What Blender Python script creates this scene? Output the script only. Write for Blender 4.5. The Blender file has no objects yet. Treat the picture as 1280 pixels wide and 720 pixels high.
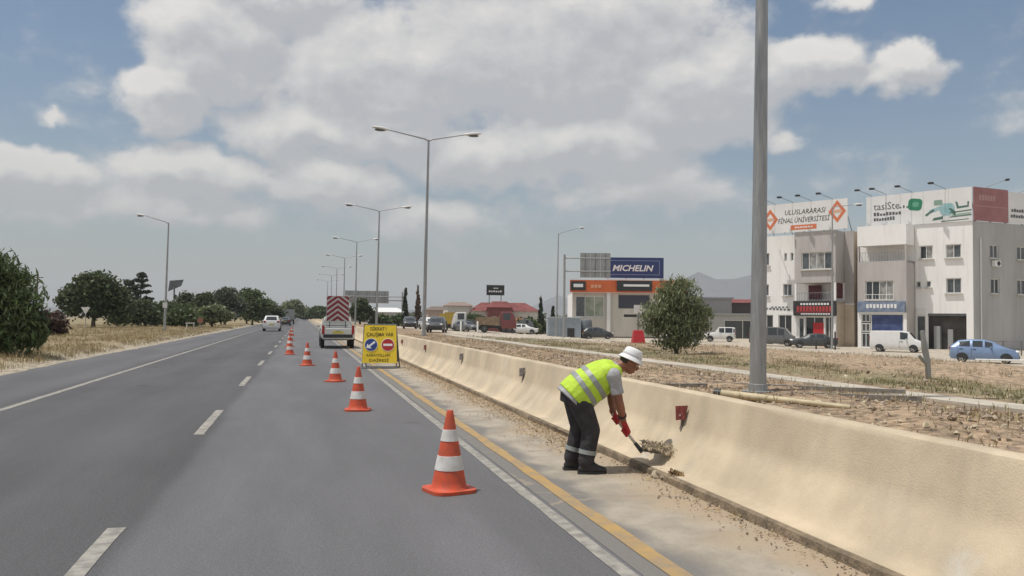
import bpy, bmesh, math, random
import numpy as np
from mathutils import Vector, Matrix, Euler, noise
from math import sin, cos, tan, pi, radians, atan2, sqrt, hypot

random.seed(7); RNG = np.random.default_rng(7)
S = bpy.context.scene
COL = S.collection

# ------------------------------------------------------------------ camera
CAM_H = 1.62
yaw, pitch, roll = radians(13.98), radians(2.06), radians(0.6)
R0 = Vector((cos(yaw), -sin(yaw), 0)); FW = Vector((sin(yaw)*cos(pitch), cos(yaw)*cos(pitch), sin(pitch)))
U0 = R0.cross(FW)
RT = R0*cos(roll) + U0*sin(roll); UP = U0*cos(roll) - R0*sin(roll)
cd = bpy.data.cameras.new('camera'); cam = bpy.data.objects.new('camera', cd); COL.objects.link(cam)
M = Matrix((RT, UP, -FW)).transposed().to_4x4(); M.translation = (0, 0, CAM_H); cam.matrix_world = M
cd.sensor_width = 36; cd.lens = 36*1050/1280; cd.clip_start = 0.1; cd.clip_end = 20000
S.camera = cam

# ------------------------------------------------------------------ light and exposure
SUN_EL, SUN_DIR = radians(70), Vector((-1.0, 0.06, 0)).normalized()
sun_vec = Vector((SUN_DIR.x*cos(SUN_EL), SUN_DIR.y*cos(SUN_EL), sin(SUN_EL)))
sl = bpy.data.lights.new('sun', 'SUN'); sl.energy = 3.6; sl.angle = radians(0.6); sl.color = (1, 0.955, 0.88)
so = bpy.data.objects.new('sun', sl); COL.objects.link(so)
so.rotation_euler = (-sun_vec).to_track_quat('-Z', 'Y').to_euler(); so.location = sun_vec*300
S.view_settings.view_transform = 'Standard'; S.view_settings.look = 'None'
S.view_settings.gamma = 1; S.view_settings.exposure = 0.06; S.view_settings.use_curve_mapping = False
S.cycles.max_bounces = 6; S.cycles.volume_bounces = 0; S.cycles.transparent_max_bounces = 6

# ------------------------------------------------------------------ world: sky and clouds
W = bpy.data.worlds.new('World'); S.world = W; W.use_nodes = True
nt = W.node_tree; nt.nodes.clear(); L = nt.links.new
def N(t, tree=None, **kw):
    n = (tree or nt).nodes.new(t)
    for k, v in kw.items(): setattr(n, k, v)
    return n
def math_node(tree, op, a, b=None, c=None, clamp=False):
    n = tree.nodes.new('ShaderNodeMath'); n.operation = op; n.use_clamp = clamp
    for i, v in enumerate((a, b, c)):
        if v is None: continue
        if isinstance(v, (int, float)): n.inputs[i].default_value = v
        else: tree.links.new(v, n.inputs[i])
    return n.outputs[0]
# cloud bodies as (azimuth, elevation, half width, half height, weight) in degrees of sky
CLOUDS = [(5.5, 16.0, 12, 6.0, 1.0), (17, 18, 15, 7.5, 1.0), (26, 15, 10, 5.2, 1.0), (11.5, 11.0, 9, 3.6, .8), (20, 12.0, 10.5, 3.8, .95),
          (-6, 17.2, 6.5, 4.8, 1.05), (-8.6, 13.6, 3.6, 3.6, 1.0), (-3, 20.5, 7, 3, 1.0),
          (-16.5, 8.6, 6.5, 2.2, .95), (-6.8, 9.2, 6.5, 2.3, .95), (1.5, 9.0, 7, 2.6, .8), (-9, 7.0, 17, 2.8, .5), (8, 6.8, 12, 2.6, .48), (22, 9.0, 11, 3.0, .55),
          (33.8, 16.2, 4.6, 2.5, .84), (39.6, 15.3, 3.4, 2.0, .78), (36.8, 15.2, 3.2, 1.2, .6), (32.0, 11.6, 2.2, 1.1, .62), (37.2, 20.2, 5.5, 1.3, .5), (29.5, 13.8, 4, 1.8, .75),
          (12, 27, 24, 8, 1.0), (-13.6, 8.9, 2.2, 1.2, .62), (0, 12.2, 8.5, 3.0, .78), (6.5, 12.6, 7, 3, .8), (-15, 11.8, 1.6, .7, .4),
          (-32, 9, 11, 3.2, .9), (-45, 18, 12, 6, .95), (62, 12, 12, 4.5, .9), (80, 22, 16, 7, .95)]
cg = bpy.data.node_groups.new('cloud_density', 'ShaderNodeTree')
cg.interface.new_socket('P', in_out='INPUT', socket_type='NodeSocketVector')
cg.interface.new_socket('D', in_out='OUTPUT', socket_type='NodeSocketFloat')
gi = cg.nodes.new('NodeGroupInput'); go = cg.nodes.new('NodeGroupOutput')
nz1 = cg.nodes.new('ShaderNodeTexNoise'); nz1.inputs['Scale'].default_value = .17; nz1.inputs['Detail'].default_value = 11; nz1.inputs['Roughness'].default_value = .63
mp = cg.nodes.new('ShaderNodeMapping'); mp.inputs['Scale'].default_value = (1, 1.5, 1); mp.inputs['Location'].default_value = (3.7, 1.1, 0)
cg.links.new(gi.outputs[0], mp.inputs[0]); cg.links.new(mp.outputs[0], nz1.inputs['Vector'])
# puffy billows: warp the position by noise
nzw = cg.nodes.new('ShaderNodeTexNoise'); nzw.inputs['Scale'].default_value = .35; nzw.inputs['Detail'].default_value = 5
cg.links.new(gi.outputs[0], nzw.inputs['Vector'])
vs = cg.nodes.new('ShaderNodeVectorMath'); vs.operation = 'SUBTRACT'; vs.inputs[1].default_value = (.5, .5, .5); cg.links.new(nzw.outputs['Color'], vs.inputs[0])
vm = cg.nodes.new('ShaderNodeVectorMath'); vm.operation = 'SCALE'; vm.inputs['Scale'].default_value = 3.4; cg.links.new(vs.outputs[0], vm.inputs[0])
va = cg.nodes.new('ShaderNodeVectorMath'); va.operation = 'ADD'; cg.links.new(gi.outputs[0], va.inputs[0]); cg.links.new(vm.outputs[0], va.inputs[1])
vz = cg.nodes.new('ShaderNodeVectorMath'); vz.operation = 'MULTIPLY'; vz.inputs[1].default_value = (1, 1, 0); cg.links.new(va.outputs[0], vz.inputs[0])
acc = None
for (a, e, ra, re, w) in CLOUDS:
    m = cg.nodes.new('ShaderNodeMapping'); m.vector_type = 'POINT'
    m.inputs['Scale'].default_value = (1/ra, 1/re, 1); m.inputs['Location'].default_value = (-a/ra, -e/re, 0)
    cg.links.new(vz.outputs[0], m.inputs[0])
    g = cg.nodes.new('ShaderNodeTexGradient'); g.gradient_type = 'SPHERICAL'; cg.links.new(m.outputs[0], g.inputs[0])
    t = math_node(cg, 'MULTIPLY', g.outputs['Fac'], w*1.5)
    acc = t if acc is None else math_node(cg, 'SMOOTH_MAX', acc, t, .25)
# the rest of the sky carries the same kind of broken cloud
sx = cg.nodes.new('ShaderNodeSeparateXYZ'); cg.links.new(gi.outputs[0], sx.inputs[0])
da = math_node(cg, 'ABSOLUTE', math_node(cg, 'SUBTRACT', sx.outputs[0], 14))
out_m = math_node(cg, 'MULTIPLY', math_node(cg, 'SUBTRACT', da, 62), 1/25., clamp=True)
up_m = math_node(cg, 'MULTIPLY', math_node(cg, 'SUBTRACT', sx.outputs[1], 32), 1/12., clamp=True)
om = math_node(cg, 'MAXIMUM', out_m, up_m)
nzb = cg.nodes.new('ShaderNodeTexNoise'); nzb.inputs['Scale'].default_value = .045; nzb.inputs['Detail'].default_value = 3; cg.links.new(gi.outputs[0], nzb.inputs['Vector'])
acc = math_node(cg, 'ADD', acc, math_node(cg, 'MULTIPLY', om, math_node(cg, 'MULTIPLY', math_node(cg, 'SUBTRACT', nzb.outputs['Fac'], .38), 3.0, clamp=True)))
acc = math_node(cg, 'MINIMUM', acc, 1.0)
d = math_node(cg, 'ADD', acc, math_node(cg, 'MULTIPLY', math_node(cg, 'SUBTRACT', nz1.outputs['Fac'], .5), 1.15))
cg.links.new(d, go.inputs[0])

tc = N('ShaderNodeTexCoord'); sp = N('ShaderNodeSeparateXYZ'); L(tc.outputs['Generated'], sp.inputs[0])
az = math_node(nt, 'MULTIPLY', math_node(nt, 'ARCTAN2', sp.outputs[0], sp.outputs[1]), 180/pi)
el = math_node(nt, 'MULTIPLY', math_node(nt, 'ARCSINE', sp.outputs[2]), 180/pi)
def cvec(daz, dele):
    c = N('ShaderNodeCombineXYZ'); L(math_node(nt, 'ADD', az, daz), c.inputs[0]); L(math_node(nt, 'ADD', el, dele), c.inputs[1]); return c.outputs[0]
def dens(v):
    g = N('ShaderNodeGroup'); g.node_tree = cg; L(v, g.inputs[0]); return g.outputs[0]
d0 = dens(cvec(0, 0)); d1 = dens(cvec(-.7, 1.3))
def ramp(tree, fac, a, b):
    m = tree.nodes.new('ShaderNodeMapRange'); m.interpolation_type = 'SMOOTHSTEP'
    m.inputs[1].default_value = a; m.inputs[2].default_value = b; tree.links.new(fac, m.inputs[0]); return m.outputs[0]
alpha = ramp(nt, d0, .17, .56)
lit = math_node(nt, 'ADD', math_node(nt, 'MULTIPLY', math_node(nt, 'SUBTRACT', d0, d1), 1.5), .30, clamp=True)
thick = ramp(nt, d0, .35, 1.15)
lit2 = math_node(nt, 'SUBTRACT', lit, math_node(nt, 'MULTIPLY', thick, .17), clamp=True)
# clouds keep a soft grey underside low over the horizon
cc = N('ShaderNodeMix', data_type='RGBA'); L(lit2, cc.inputs[0])
cc.inputs[6].default_value = (4.95, 5.0, 5.2, 1); cc.inputs[7].default_value = (9.3, 8.9, 8.4, 1)
sky = N('ShaderNodeTexSky', sky_type='NISHITA', sun_disc=False)
sky.sun_elevation = SUN_EL; sky.sun_rotation = atan2(SUN_DIR.x, SUN_DIR.y); sky.altitude = 100; sky.air_density = 1.15; sky.dust_density = 1.2; sky.ozone_density = 1.3
hs = N('ShaderNodeHueSaturation'); hs.inputs['Saturation'].default_value = 1.25; hs.inputs['Value'].default_value = .82; L(sky.outputs[0], hs.inputs['Color'])
mx = N('ShaderNodeMix', data_type='RGBA'); L(math_node(nt, 'MULTIPLY', alpha, .93), mx.inputs[0]); L(hs.outputs[0], mx.inputs[6]); L(cc.outputs[2], mx.inputs[7])
bg = N('ShaderNodeBackground'); bg.inputs['Strength'].default_value = .1; L(mx.outputs[2], bg.inputs['Color'])
wo = N('ShaderNodeOutputWorld'); L(bg.outputs[0], wo.inputs['Surface'])

# ------------------------------------------------------------------ materials
MATS = {}
def mat(name, col, rough=.6, metal=0., noise_amt=0., noise_scale=4., bump=0., bump_scale=40., spec=.5, coat=0., island=0., attr=None, emit=None, col2=None, stretch=None, subsurf=0.):
    m = bpy.data.materials.new(name); m.use_nodes = True; t = m.node_tree; b = t.nodes['Principled BSDF']
    b.inputs['Roughness'].default_value = rough; b.inputs['Metallic'].default_value = metal
    b.inputs['Specular IOR Level'].default_value = spec; b.inputs['Coat Weight'].default_value = coat; b.inputs['Coat Roughness'].default_value = .08
    c = None
    if attr:
        a = t.nodes.new('ShaderNodeAttribute'); a.attribute_name = attr; c = a.outputs['Color']
    vec = None
    if noise_amt or bump or col2:
        tcn = t.nodes.new('ShaderNodeTexCoord'); mpn = t.nodes.new('ShaderNodeMapping'); t.links.new(tcn.outputs['Object'], mpn.inputs[0]); vec = mpn.outputs[0]
        if stretch: mpn.inputs['Scale'].default_value = stretch
    if noise_amt or col2:
        nz = t.nodes.new('ShaderNodeTexNoise'); nz.inputs['Scale'].default_value = noise_scale; nz.inputs['Detail'].default_value = 6; nz.inputs['Roughness'].default_value = .62
        t.links.new(vec, nz.inputs['Vector'])
        mxn = t.nodes.new('ShaderNodeMix'); mxn.data_type = 'RGBA'
        rp = ramp(t, nz.outputs['Fac'], .32, .68); t.links.new(rp, mxn.inputs[0])
        if col2: A, B = col, col2
        else: A = tuple(x*(1-noise_amt) for x in col); B = tuple(min(1, x*(1+noise_amt)) for x in col)
        if c is not None:
            mxn.inputs[6].default_value = (1-noise_amt,)*3+(1,); mxn.inputs[7].default_value = (1+noise_amt,)*3+(1,)
            mu = t.nodes.new('ShaderNodeMix'); mu.data_type = 'RGBA'; mu.blend_type = 'MULTIPLY'; mu.inputs[0].default_value = 1
            t.links.new(c, mu.inputs[6]); t.links.new(mxn.outputs[2], mu.inputs[7]); c = mu.outputs[2]
        else:
            mxn.inputs[6].default_value = (*A, 1); mxn.inputs[7].default_value = (*B, 1); c = mxn.outputs[2]
    if island:
        g = t.nodes.new('ShaderNodeNewGeometry'); hv = t.nodes.new('ShaderNodeHueSaturation')
        t.links.new(math_node(t, 'ADD', math_node(t, 'MULTIPLY', g.outputs['Random Per Island'], 2*island), 1-island), hv.inputs['Value'])
        t.links.new(math_node(t, 'ADD', math_node(t, 'MULTIPLY', g.outputs['Random Per Island'], .05), .475), hv.inputs['Hue'])
        if c is None: hv.inputs['Color'].default_value = (*col, 1)
        else: t.links.new(c, hv.inputs['Color'])
        c = hv.outputs[0]
    if c is None: b.inputs['Base Color'].default_value = (*col, 1)
    else: t.links.new(c, b.inputs['Base Color'])
    if bump:
        nb = t.nodes.new('ShaderNodeTexNoise'); nb.inputs['Scale'].default_value = bump_scale; nb.inputs['Detail'].default_value = 5
        t.links.new(vec, nb.inputs['Vector']); bp = t.nodes.new('ShaderNodeBump'); bp.inputs['Strength'].default_value = bump; bp.inputs['Distance'].default_value = .02
        t.links.new(nb.outputs['Fac'], bp.inputs['Height']); t.links.new(bp.outputs[0], b.inputs['Normal'])
    if subsurf: b.inputs['Subsurface Weight'].default_value = subsurf; b.inputs['Subsurface Radius'].default_value = (.02, .008, .005)
    MATS[name] = m; return m
def leaf_mat(name, col, island=.35, noise_scale=.6):
    m = mat(name, col, .55, noise_amt=.28, noise_scale=noise_scale, island=island, spec=.35)
    t = m.node_tree; b = t.nodes['Principled BSDF']; o = t.nodes['Material Output']
    tr = t.nodes.new('ShaderNodeBsdfTranslucent'); ms = t.nodes.new('ShaderNodeMixShader'); ms.inputs[0].default_value = .28
    src = b.inputs['Base Color'].links[0].from_socket; t.links.new(src, tr.inputs['Color'])
    t.links.new(b.outputs[0], ms.inputs[1]); t.links.new(tr.outputs[0], ms.inputs[2]); t.links.new(ms.outputs[0], o.inputs['Surface']); return m

# ------------------------------------------------------------------ mesh helpers
class MB:
    def __init__(s): s.v = []; s.f = []; s.m = []
    def add(s, vs, fs, mi=0):
        o = len(s.v); s.v += [tuple(v) for v in vs]; s.f += [tuple(i+o for i in f) for f in fs]; s.m += [mi]*len(fs); return s
    def box(s, x0, y0, z0, x1, y1, z1, mi=0):
        return s.add([(x0,y0,z0),(x1,y0,z0),(x1,y1,z0),(x0,y1,z0),(x0,y0,z1),(x1,y0,z1),(x1,y1,z1),(x0,y1,z1)],
                     [(0,3,2,1),(4,5,6,7),(0,1,5,4),(1,2,6,5),(2,3,7,6),(3,0,4,7)], mi)
    def obox(s, c, ax, ay, az, mi=0):          # oriented box: centre and three half vectors
        c, ax, ay, az = map(Vector, (c, ax, ay, az)); vs = []
        for k in (-1, 1):
            for i, j in ((-1,-1),(1,-1),(1,1),(-1,1)): vs.append(c+ax*i+ay*j+az*k)
        return s.add(vs, [(0,3,2,1),(4,5,6,7),(0,1,5,4),(1,2,6,5),(2,3,7,6),(3,0,4,7)], mi)
    def tube(s, pts, rs, n=10, mi=0, cap=True):
        pts = [Vector(p) for p in pts]
        if isinstance(rs, (int, float)): rs = [rs]*len(pts)
        t0 = (pts[1]-pts[0]).normalized(); ref = Vector((0,0,1)) if abs(t0.z) < .9 else Vector((1,0,0))
        u = t0.cross(ref).normalized(); o = len(s.v); k = len(pts)
        for i, p in enumerate(pts):
            t = (pts[min(i+1,k-1)]-pts[max(i-1,0)]).normalized(); u = (u-t*u.dot(t)).normalized(); w = t.cross(u)
            for j in range(n): a = 2*pi*j/n; s.v.append(tuple(p+(u*cos(a)+w*sin(a))*rs[i]))
        for i in range(k-1):
            for j in range(n): s.f.append((o+i*n+j, o+i*n+(j+1)%n, o+(i+1)*n+(j+1)%n, o+(i+1)*n+j)); s.m.append(mi)
        if cap:
            s.f.append(tuple(o+j for j in range(n))[::-1]); s.f.append(tuple(o+(k-1)*n+j for j in range(n))); s.m += [mi, mi]
        return s
    def lathe(s, prof, n=24, mi=0, M=None):    # profile of (radius, z)
        o = len(s.v); k = len(prof)
        for (r, z) in prof:
            for j in range(n):
                p = Vector((r*cos(2*pi*j/n), r*sin(2*pi*j/n), z)); s.v.append(tuple(M @ p if M else p))
        for i in range(k-1):
            for j in range(n): s.f.append((o+i*n+j, o+i*n+(j+1)%n, o+(i+1)*n+(j+1)%n, o+(i+1)*n+j)); s.m.append(mi)
        s.f.append(tuple(o+j for j in range(n))[::-1]); s.f.append(tuple(o+(k-1)*n+j for j in range(n))); s.m += [mi, mi]
        return s
    def ball(s, c, rx, ry=None, rz=None, M=None, nu=14, nv=8, mi=0):
        ry = ry or rx; rz = rz or rx; c = Vector(c); o = len(s.v)
        def P(x, y, z):
            p = Vector((x*rx, y*ry, z*rz)); return tuple(c+(M @ p if M else p))
        s.v.append(P(0,0,-1))
        for i in range(1, nv):
            a = -pi/2+pi*i/nv
            for j in range(nu): b = 2*pi*j/nu; s.v.append(P(cos(a)*cos(b), cos(a)*sin(b), sin(a)))
        s.v.append(P(0,0,1)); last = len(s.v)-1
        for j in range(nu): s.f.append((o, o+1+(j+1)%nu, o+1+j)); s.m.append(mi)
        for i in range(nv-2):
            for j in range(nu):
                a = o+1+i*nu; s.f.append((a+j, a+(j+1)%nu, a+nu+(j+1)%nu, a+nu+j)); s.m.append(mi)
        a = o+1+(nv-2)*nu
        for j in range(nu): s.f.append((a+j, a+(j+1)%nu, last)); s.m.append(mi)
        return s
    def cap(s, p0, r0, p1, r1):
        s.tube([p0, p1], [r0, r1], 14); s.ball(p0, r0); s.ball(p1, r1); return s
    def loft(s, rings, mi=0):
        o = len(s.v); n = len(rings[0])
        for r in rings: s.v += [tuple(p) for p in r]
        for i in range(len(rings)-1):
            for j in range(n): s.f.append((o+i*n+j, o+i*n+(j+1)%n, o+(i+1)*n+(j+1)%n, o+(i+1)*n+j)); s.m.append(mi)
        s.f.append(tuple(o+j for j in range(n))[::-1]); s.f.append(tuple(o+(len(rings)-1)*n+j for j in range(n))); s.m += [mi, mi]
        return s
    def prism(s, poly, z0, z1, mi=0, M=None):  # 2D polygon extruded; M maps (x,y,z)
        n = len(poly); vs = [Vector((x,y,z0)) for x, y in poly]+[Vector((x,y,z1)) for x, y in poly]
        if M: vs = [M @ v for v in vs]
        return s.add(vs, [tuple(range(n))[::-1], tuple(range(n, 2*n))]+[(i,(i+1)%n,n+(i+1)%n,n+i) for i in range(n)], mi)
    def mesh(s, name, mats, smooth=None):
        me = bpy.data.meshes.new(name); me.from_pydata(s.v, [], s.f)
        for m in (mats if isinstance(mats, (list, tuple)) else [mats]): me.materials.append(m)
        if any(s.m): me.polygons.foreach_set('material_index', s.m)
        if smooth is not None:
            me.polygons.foreach_set('use_smooth', [True]*len(s.f)); me.set_sharp_from_angle(angle=radians(smooth))
        me.update(); return me
def link(name, me, parent=None, loc=None, rz=0., **props):
    o = bpy.data.objects.new(name, me); COL.objects.link(o)
    if parent: o.parent = parent
    if loc is not None: o.location = loc
    o.rotation_euler.z = rz
    for k, v in props.items():
        if v is not None: o[k] = v
    return o
def part(name, mb, mats, parent=None, smooth=None, **kw): return link(name, mb.mesh(name, mats, smooth), parent, **kw)
def thing(name, label, cat, loc=(0,0,0), rz=0., group=None): return link(name, None, None, loc, rz, label=label, category=cat, group=group)
def one(name, mb, mats, label, cat, loc=(0,0,0), rz=0., group=None, smooth=None):
    return part(name, mb, mats, None, smooth, loc=loc, rz=rz, label=label, category=cat, group=group)
def structure(name, mb, mats, smooth=None): return part(name, mb, mats, None, smooth, kind='structure')
def copy_tree(o, parent=None, loc=None, rz=None, label=None, scale=None):
    c = o.copy(); COL.objects.link(c)
    if parent: c.parent = parent
    if loc is not None: c.location = loc
    if rz is not None: c.rotation_euler.z = rz
    if scale is not None: c.scale = (scale,)*3 if isinstance(scale, (int, float)) else scale
    if label: c['label'] = label
    for ch in list(o.children): copy_tree(ch, c)
    return c
def text_mesh(name, body, size, m, parent, Mx, extrude=.006, shear=0., align='CENTER', width=None, bold=0.):
    cu = bpy.data.curves.new(name, 'FONT'); cu.body = body; cu.size = size; cu.extrude = extrude; cu.shear = shear; cu.align_x = align; cu.align_y = 'CENTER'; cu.offset = bold; cu.resolution_u = 2
    tmp = bpy.data.objects.new('tmp', cu); COL.objects.link(tmp)
    dg = bpy.context.evaluated_depsgraph_get(); me = bpy.data.meshes.new_from_object(tmp.evaluated_get(dg))
    bpy.data.objects.remove(tmp); bpy.data.curves.remove(cu)
    if width:
        xs = [v.co.x for v in me.vertices]; k = width/(max(xs)-min(xs))
        for v in me.vertices: v.co.x *= k
    me.transform(Mx); me.materials.clear(); me.materials.append(m); me.name = name
    return link(name, me, parent)
def frame_M(o, x, y):           # 4x4 whose local x,y,z axes are x, y, x cross y, at o
    x = Vector(x).normalized(); y = Vector(y).normalized(); z = x.cross(y)
    m = Matrix((x, y, z)).transposed().to_4x4(); m.translation = Vector(o); return m

# ------------------------------------------------------------------ common materials
white_paint = mat('white_paint', (.78,.78,.76), .45, coat=.2)
asphalt = mat('asphalt', (.086,.085,.089), .85, noise_amt=.12, noise_scale=.55, bump=.5, bump_scale=90, stretch=(1.6,.25,1))
line_white = mat('line_white', (.36,.34,.30), .8, noise_scale=7, col2=(.20,.19,.17), bump=.2, bump_scale=120)
line_yellow = mat('line_yellow', (.42,.27,.095), .85, noise_scale=4, col2=(.29,.22,.14), bump=.2, bump_scale=120)
steel = mat('galvanised_steel', (.34,.35,.35), .5, metal=.55, noise_amt=.14, noise_scale=3, bump=.05, stretch=(6,6,.6))
steel_dark = mat('weathered_steel', (.17,.18,.185), .55, metal=.4, noise_amt=.15, noise_scale=2)
lamp_white = mat('lamp_housing', (.72,.73,.73), .35)
black_rubber = mat('black_rubber', (.022,.022,.023), .75, noise_amt=.2, noise_scale=8)
dark_plastic = mat('dark_plastic', (.03,.031,.033), .5)
glass_dark = mat('dark_glass', (.028,.034,.038), .08, spec=.8)
glass_grey = mat('grey_glass', (.075,.085,.092), .1, spec=.8, noise_amt=.35, noise_scale=1.3)
chrome = mat('bright_metal', (.6,.6,.6), .3, metal=.9)
lens_red = mat('red_lens', (.38,.015,.012), .25)
lens_clear = mat('clear_lens', (.75,.76,.76), .15)
bark = mat('bark', (.13,.098,.07), .9, noise_amt=.35, noise_scale=6, bump=.5, bump_scale=25)
red_plain = mat('red_paint', (.48,.025,.03), .45)
white_print = mat('white_print', (.8,.8,.79), .6)
black_print = mat('black_print', (.02,.02,.02), .6)

# ------------------------------------------------------------------ terrain
def sst(a, b, x):
    t = min(1, max(0, (x-a)/(b-a))); return t*t*(3-2*t)
def fbm(x, y, s=1., o=4): return noise.fractal(Vector((x*s, y*s, 3.3)), 1.0, 2.0, o)
def gz(x, y):
    if -7.9 < x < 4.0: base = -.05
    elif x <= -7.9:
        t = -7.9-x
        base = -.05 + .16*sst(0, 1.6, t) + .10*sst(1.5, 6, t) - .12*sst(9, 22, t) + .05*fbm(x, y, .5)*sst(.3, 2, t)
    else:
        base = -.05 + .27*sst(4.0, 4.35, x) + .04*sst(4.6, 6, x) - .18*sst(9, 12, x) - .22*sst(13.3, 20, x) - .78*sst(20, 38, x)*sst(20, 40, y+8) \
               - .0*x
        base += .35*math.exp(-((x-27)/4.5)**2)*sst(15, 30, y)*(1-sst(48, 64, y)) + .28*math.exp(-((x-33)/3)**2)*math.exp(-((y-38)/7)**2)
        rough = sst(4.2, 5.2, x)*(1-sst(10.5, 11.8, x)) + .8*sst(14, 16, x)*(1-sst(34, 39, x))
        base += .10*rough*fbm(x, y, .55) + .05*rough*fbm(x+9, y, 1.7)
    return base
C_RUB, C_TAN, C_PALE, C_GRASS, C_DRY, C_FAR, C_DUST = [np.array(c) for c in
    ((.255,.18,.115), (.30,.22,.145), (.43,.375,.30), (.19,.17,.085), (.26,.20,.11), (.24,.20,.13), (.34,.295,.225))]
def gcol(x, y):
    n1, n2 = fbm(x, y, .35), fbm(x+40, y-7, 1.1); k = lambda v: min(1, max(0, v))
    if x < 0:
        c = C_DRY*(1+.22*n2); g = k(.15+1.0*n1 + .35*sst(-11, -20, x)); c = c*(1-.6*g)+C_GRASS*.6*g
        e = 1-sst(.3, 2.3, -7.6-x); c = c*(1-e)+C_DUST*e
        f = sst(40, 90, -x); return c*(1-f)+C_FAR*f
    c = C_RUB*(1+.3*n2) + (C_TAN-C_RUB)*k(.35+1.4*n1+.5*fbm(x-30, y, 2.3))
    g = sst(13.3, 14.2, x)*(1-sst(17+3*n1, 21+3*n1, x))*(1-sst(55, 75, y)); g *= k(.75+.9*n2)
    c = c*(1-.85*g)+C_GRASS*1.1*.85*g
    b = sst(18, 22, x); c = c*(1-b)+(C_TAN*(1.05+.22*n2))*b
    g2 = b*k(.9*n1-.12)*(1-sst(36, 40, x)); c = c*(1-.6*g2)+C_GRASS*.6*g2
    p = max(sst(37.2, 38.6, x+.8*n1), sst(12.6, 14.5, x+1.2*n1)*sst(56, 66, y+4*n2))*(1-sst(150, 190, y))
    c = c*(1-p)+(C_PALE*(1+.12*n2))*p
    f = max(sst(110, 200, x), sst(170, 230, y)); return c*(1-f)+C_FAR*(1+.2*n1)*f
def axis(a, b, step, lo, hi, grow=1.35):
    v = list(np.arange(a, b+.001, step)); s = step
    while v[-1] < hi: s *= grow; v.append(v[-1]+s)
    s = step
    while v[0] > lo: s *= grow; v.insert(0, v[0]-s)
    return v
xs = sorted(set(axis(-30, 62, .62, -7000, 7000)+[-8.0,-7.7,3.95,4.15,4.35])); ys = axis(2, 130, .7, -300, 9000)
gv = [(x, y, gz(x, y)) for y in ys for x in xs]; nx = len(xs)
gf = [(j*nx+i, j*nx+i+1, (j+1)*nx+i+1, (j+1)*nx+i) for j in range(len(ys)-1) for i in range(nx-1)]
me = bpy.data.meshes.new('ground'); me.from_pydata(gv, [], gf)
ca = me.color_attributes.new('gcol', 'FLOAT_COLOR', 'POINT')
buf = np.ones((len(gv), 4), 'f')
for i, (x, y, z) in enumerate(gv): buf[i, :3] = gcol(x, y)
ca.data.foreach_set('color', buf.ravel()); me.polygons.foreach_set('use_smooth', [True]*len(gf))
me.materials.append(mat('dry_earth', (.3,.2,.1), .95, attr='gcol', noise_amt=.5, noise_scale=5.5, bump=1.0, bump_scale=9))
link('ground', me, kind='structure')

def strip(name, x0, x1, y0, y1, z, m, seg=None):
    b = MB(); b.add([(x0,y0,z),(x1,y0,z),(x1,y1,z),(x0,y1,z)], [(0,1,2,3)]); return structure(name, b, m)
# carriageway, with a ragged left edge where it breaks into the verge
rb = MB(); ye = list(np.arange(-20, 160, 1.1))+[200, 300, 500, 1000, 2600]
lx = [-7.62+.16*fbm(0, y, .6)+.07*fbm(5, y, 2.) for y in ye]
rb.add([(l, y, 0) for l, y in zip(lx, ye)]+[(2.52, y, 0) for y in ye], [(i, len(ye)+i, len(ye)+i+1, i+1) for i in range(len(ye)-1)])
# asphalt with lanes worn paler by tyres, oil darkened middles, and cracks
t = asphalt.node_tree; bs = t.nodes['Principled BSDF']; src = bs.inputs['Base Color'].links[0].from_socket
tcn = t.nodes.new('ShaderNodeTexCoord'); sep = t.nodes.new('ShaderNodeSeparateXYZ'); t.links.new(tcn.outputs['Object'], sep.inputs[0])
w = math_node(t, 'MULTIPLY', math_node(t, 'COSINE', math_node(t, 'MULTIPLY', math_node(t, 'ADD', sep.outputs[0], 1.33), 2*pi/1.72)), -.07)
fine = t.nodes.new('ShaderNodeTexNoise'); fine.inputs['Scale'].default_value = 45; fine.inputs['Detail'].default_value = 4; fine.inputs['Roughness'].default_value = .7
t.links.new(tcn.outputs['Object'], fine.inputs['Vector'])
fg = math_node(t, 'MULTIPLY', math_node(t, 'SUBTRACT', fine.outputs['Fac'], .5), 1.5)
big = t.nodes.new('ShaderNodeTexNoise'); big.inputs['Scale'].default_value = .23; big.inputs['Detail'].default_value = 3; t.links.new(tcn.outputs['Object'], big.inputs['Vector'])
fb = math_node(t, 'MULTIPLY', math_node(t, 'SUBTRACT', big.outputs['Fac'], .5), .35)
# dark spots of dripped oil
sv = t.nodes.new('ShaderNodeTexVoronoi'); sv.inputs['Scale'].default_value = .45; t.links.new(tcn.outputs['Object'], sv.inputs['Vector'])
spot = math_node(t, 'MULTIPLY', ramp(t, math_node(t, 'ADD', sv.outputs['Distance'], math_node(t, 'MULTIPLY', fine.outputs['Fac'], .12)), .16, .10), -.3)
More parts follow.
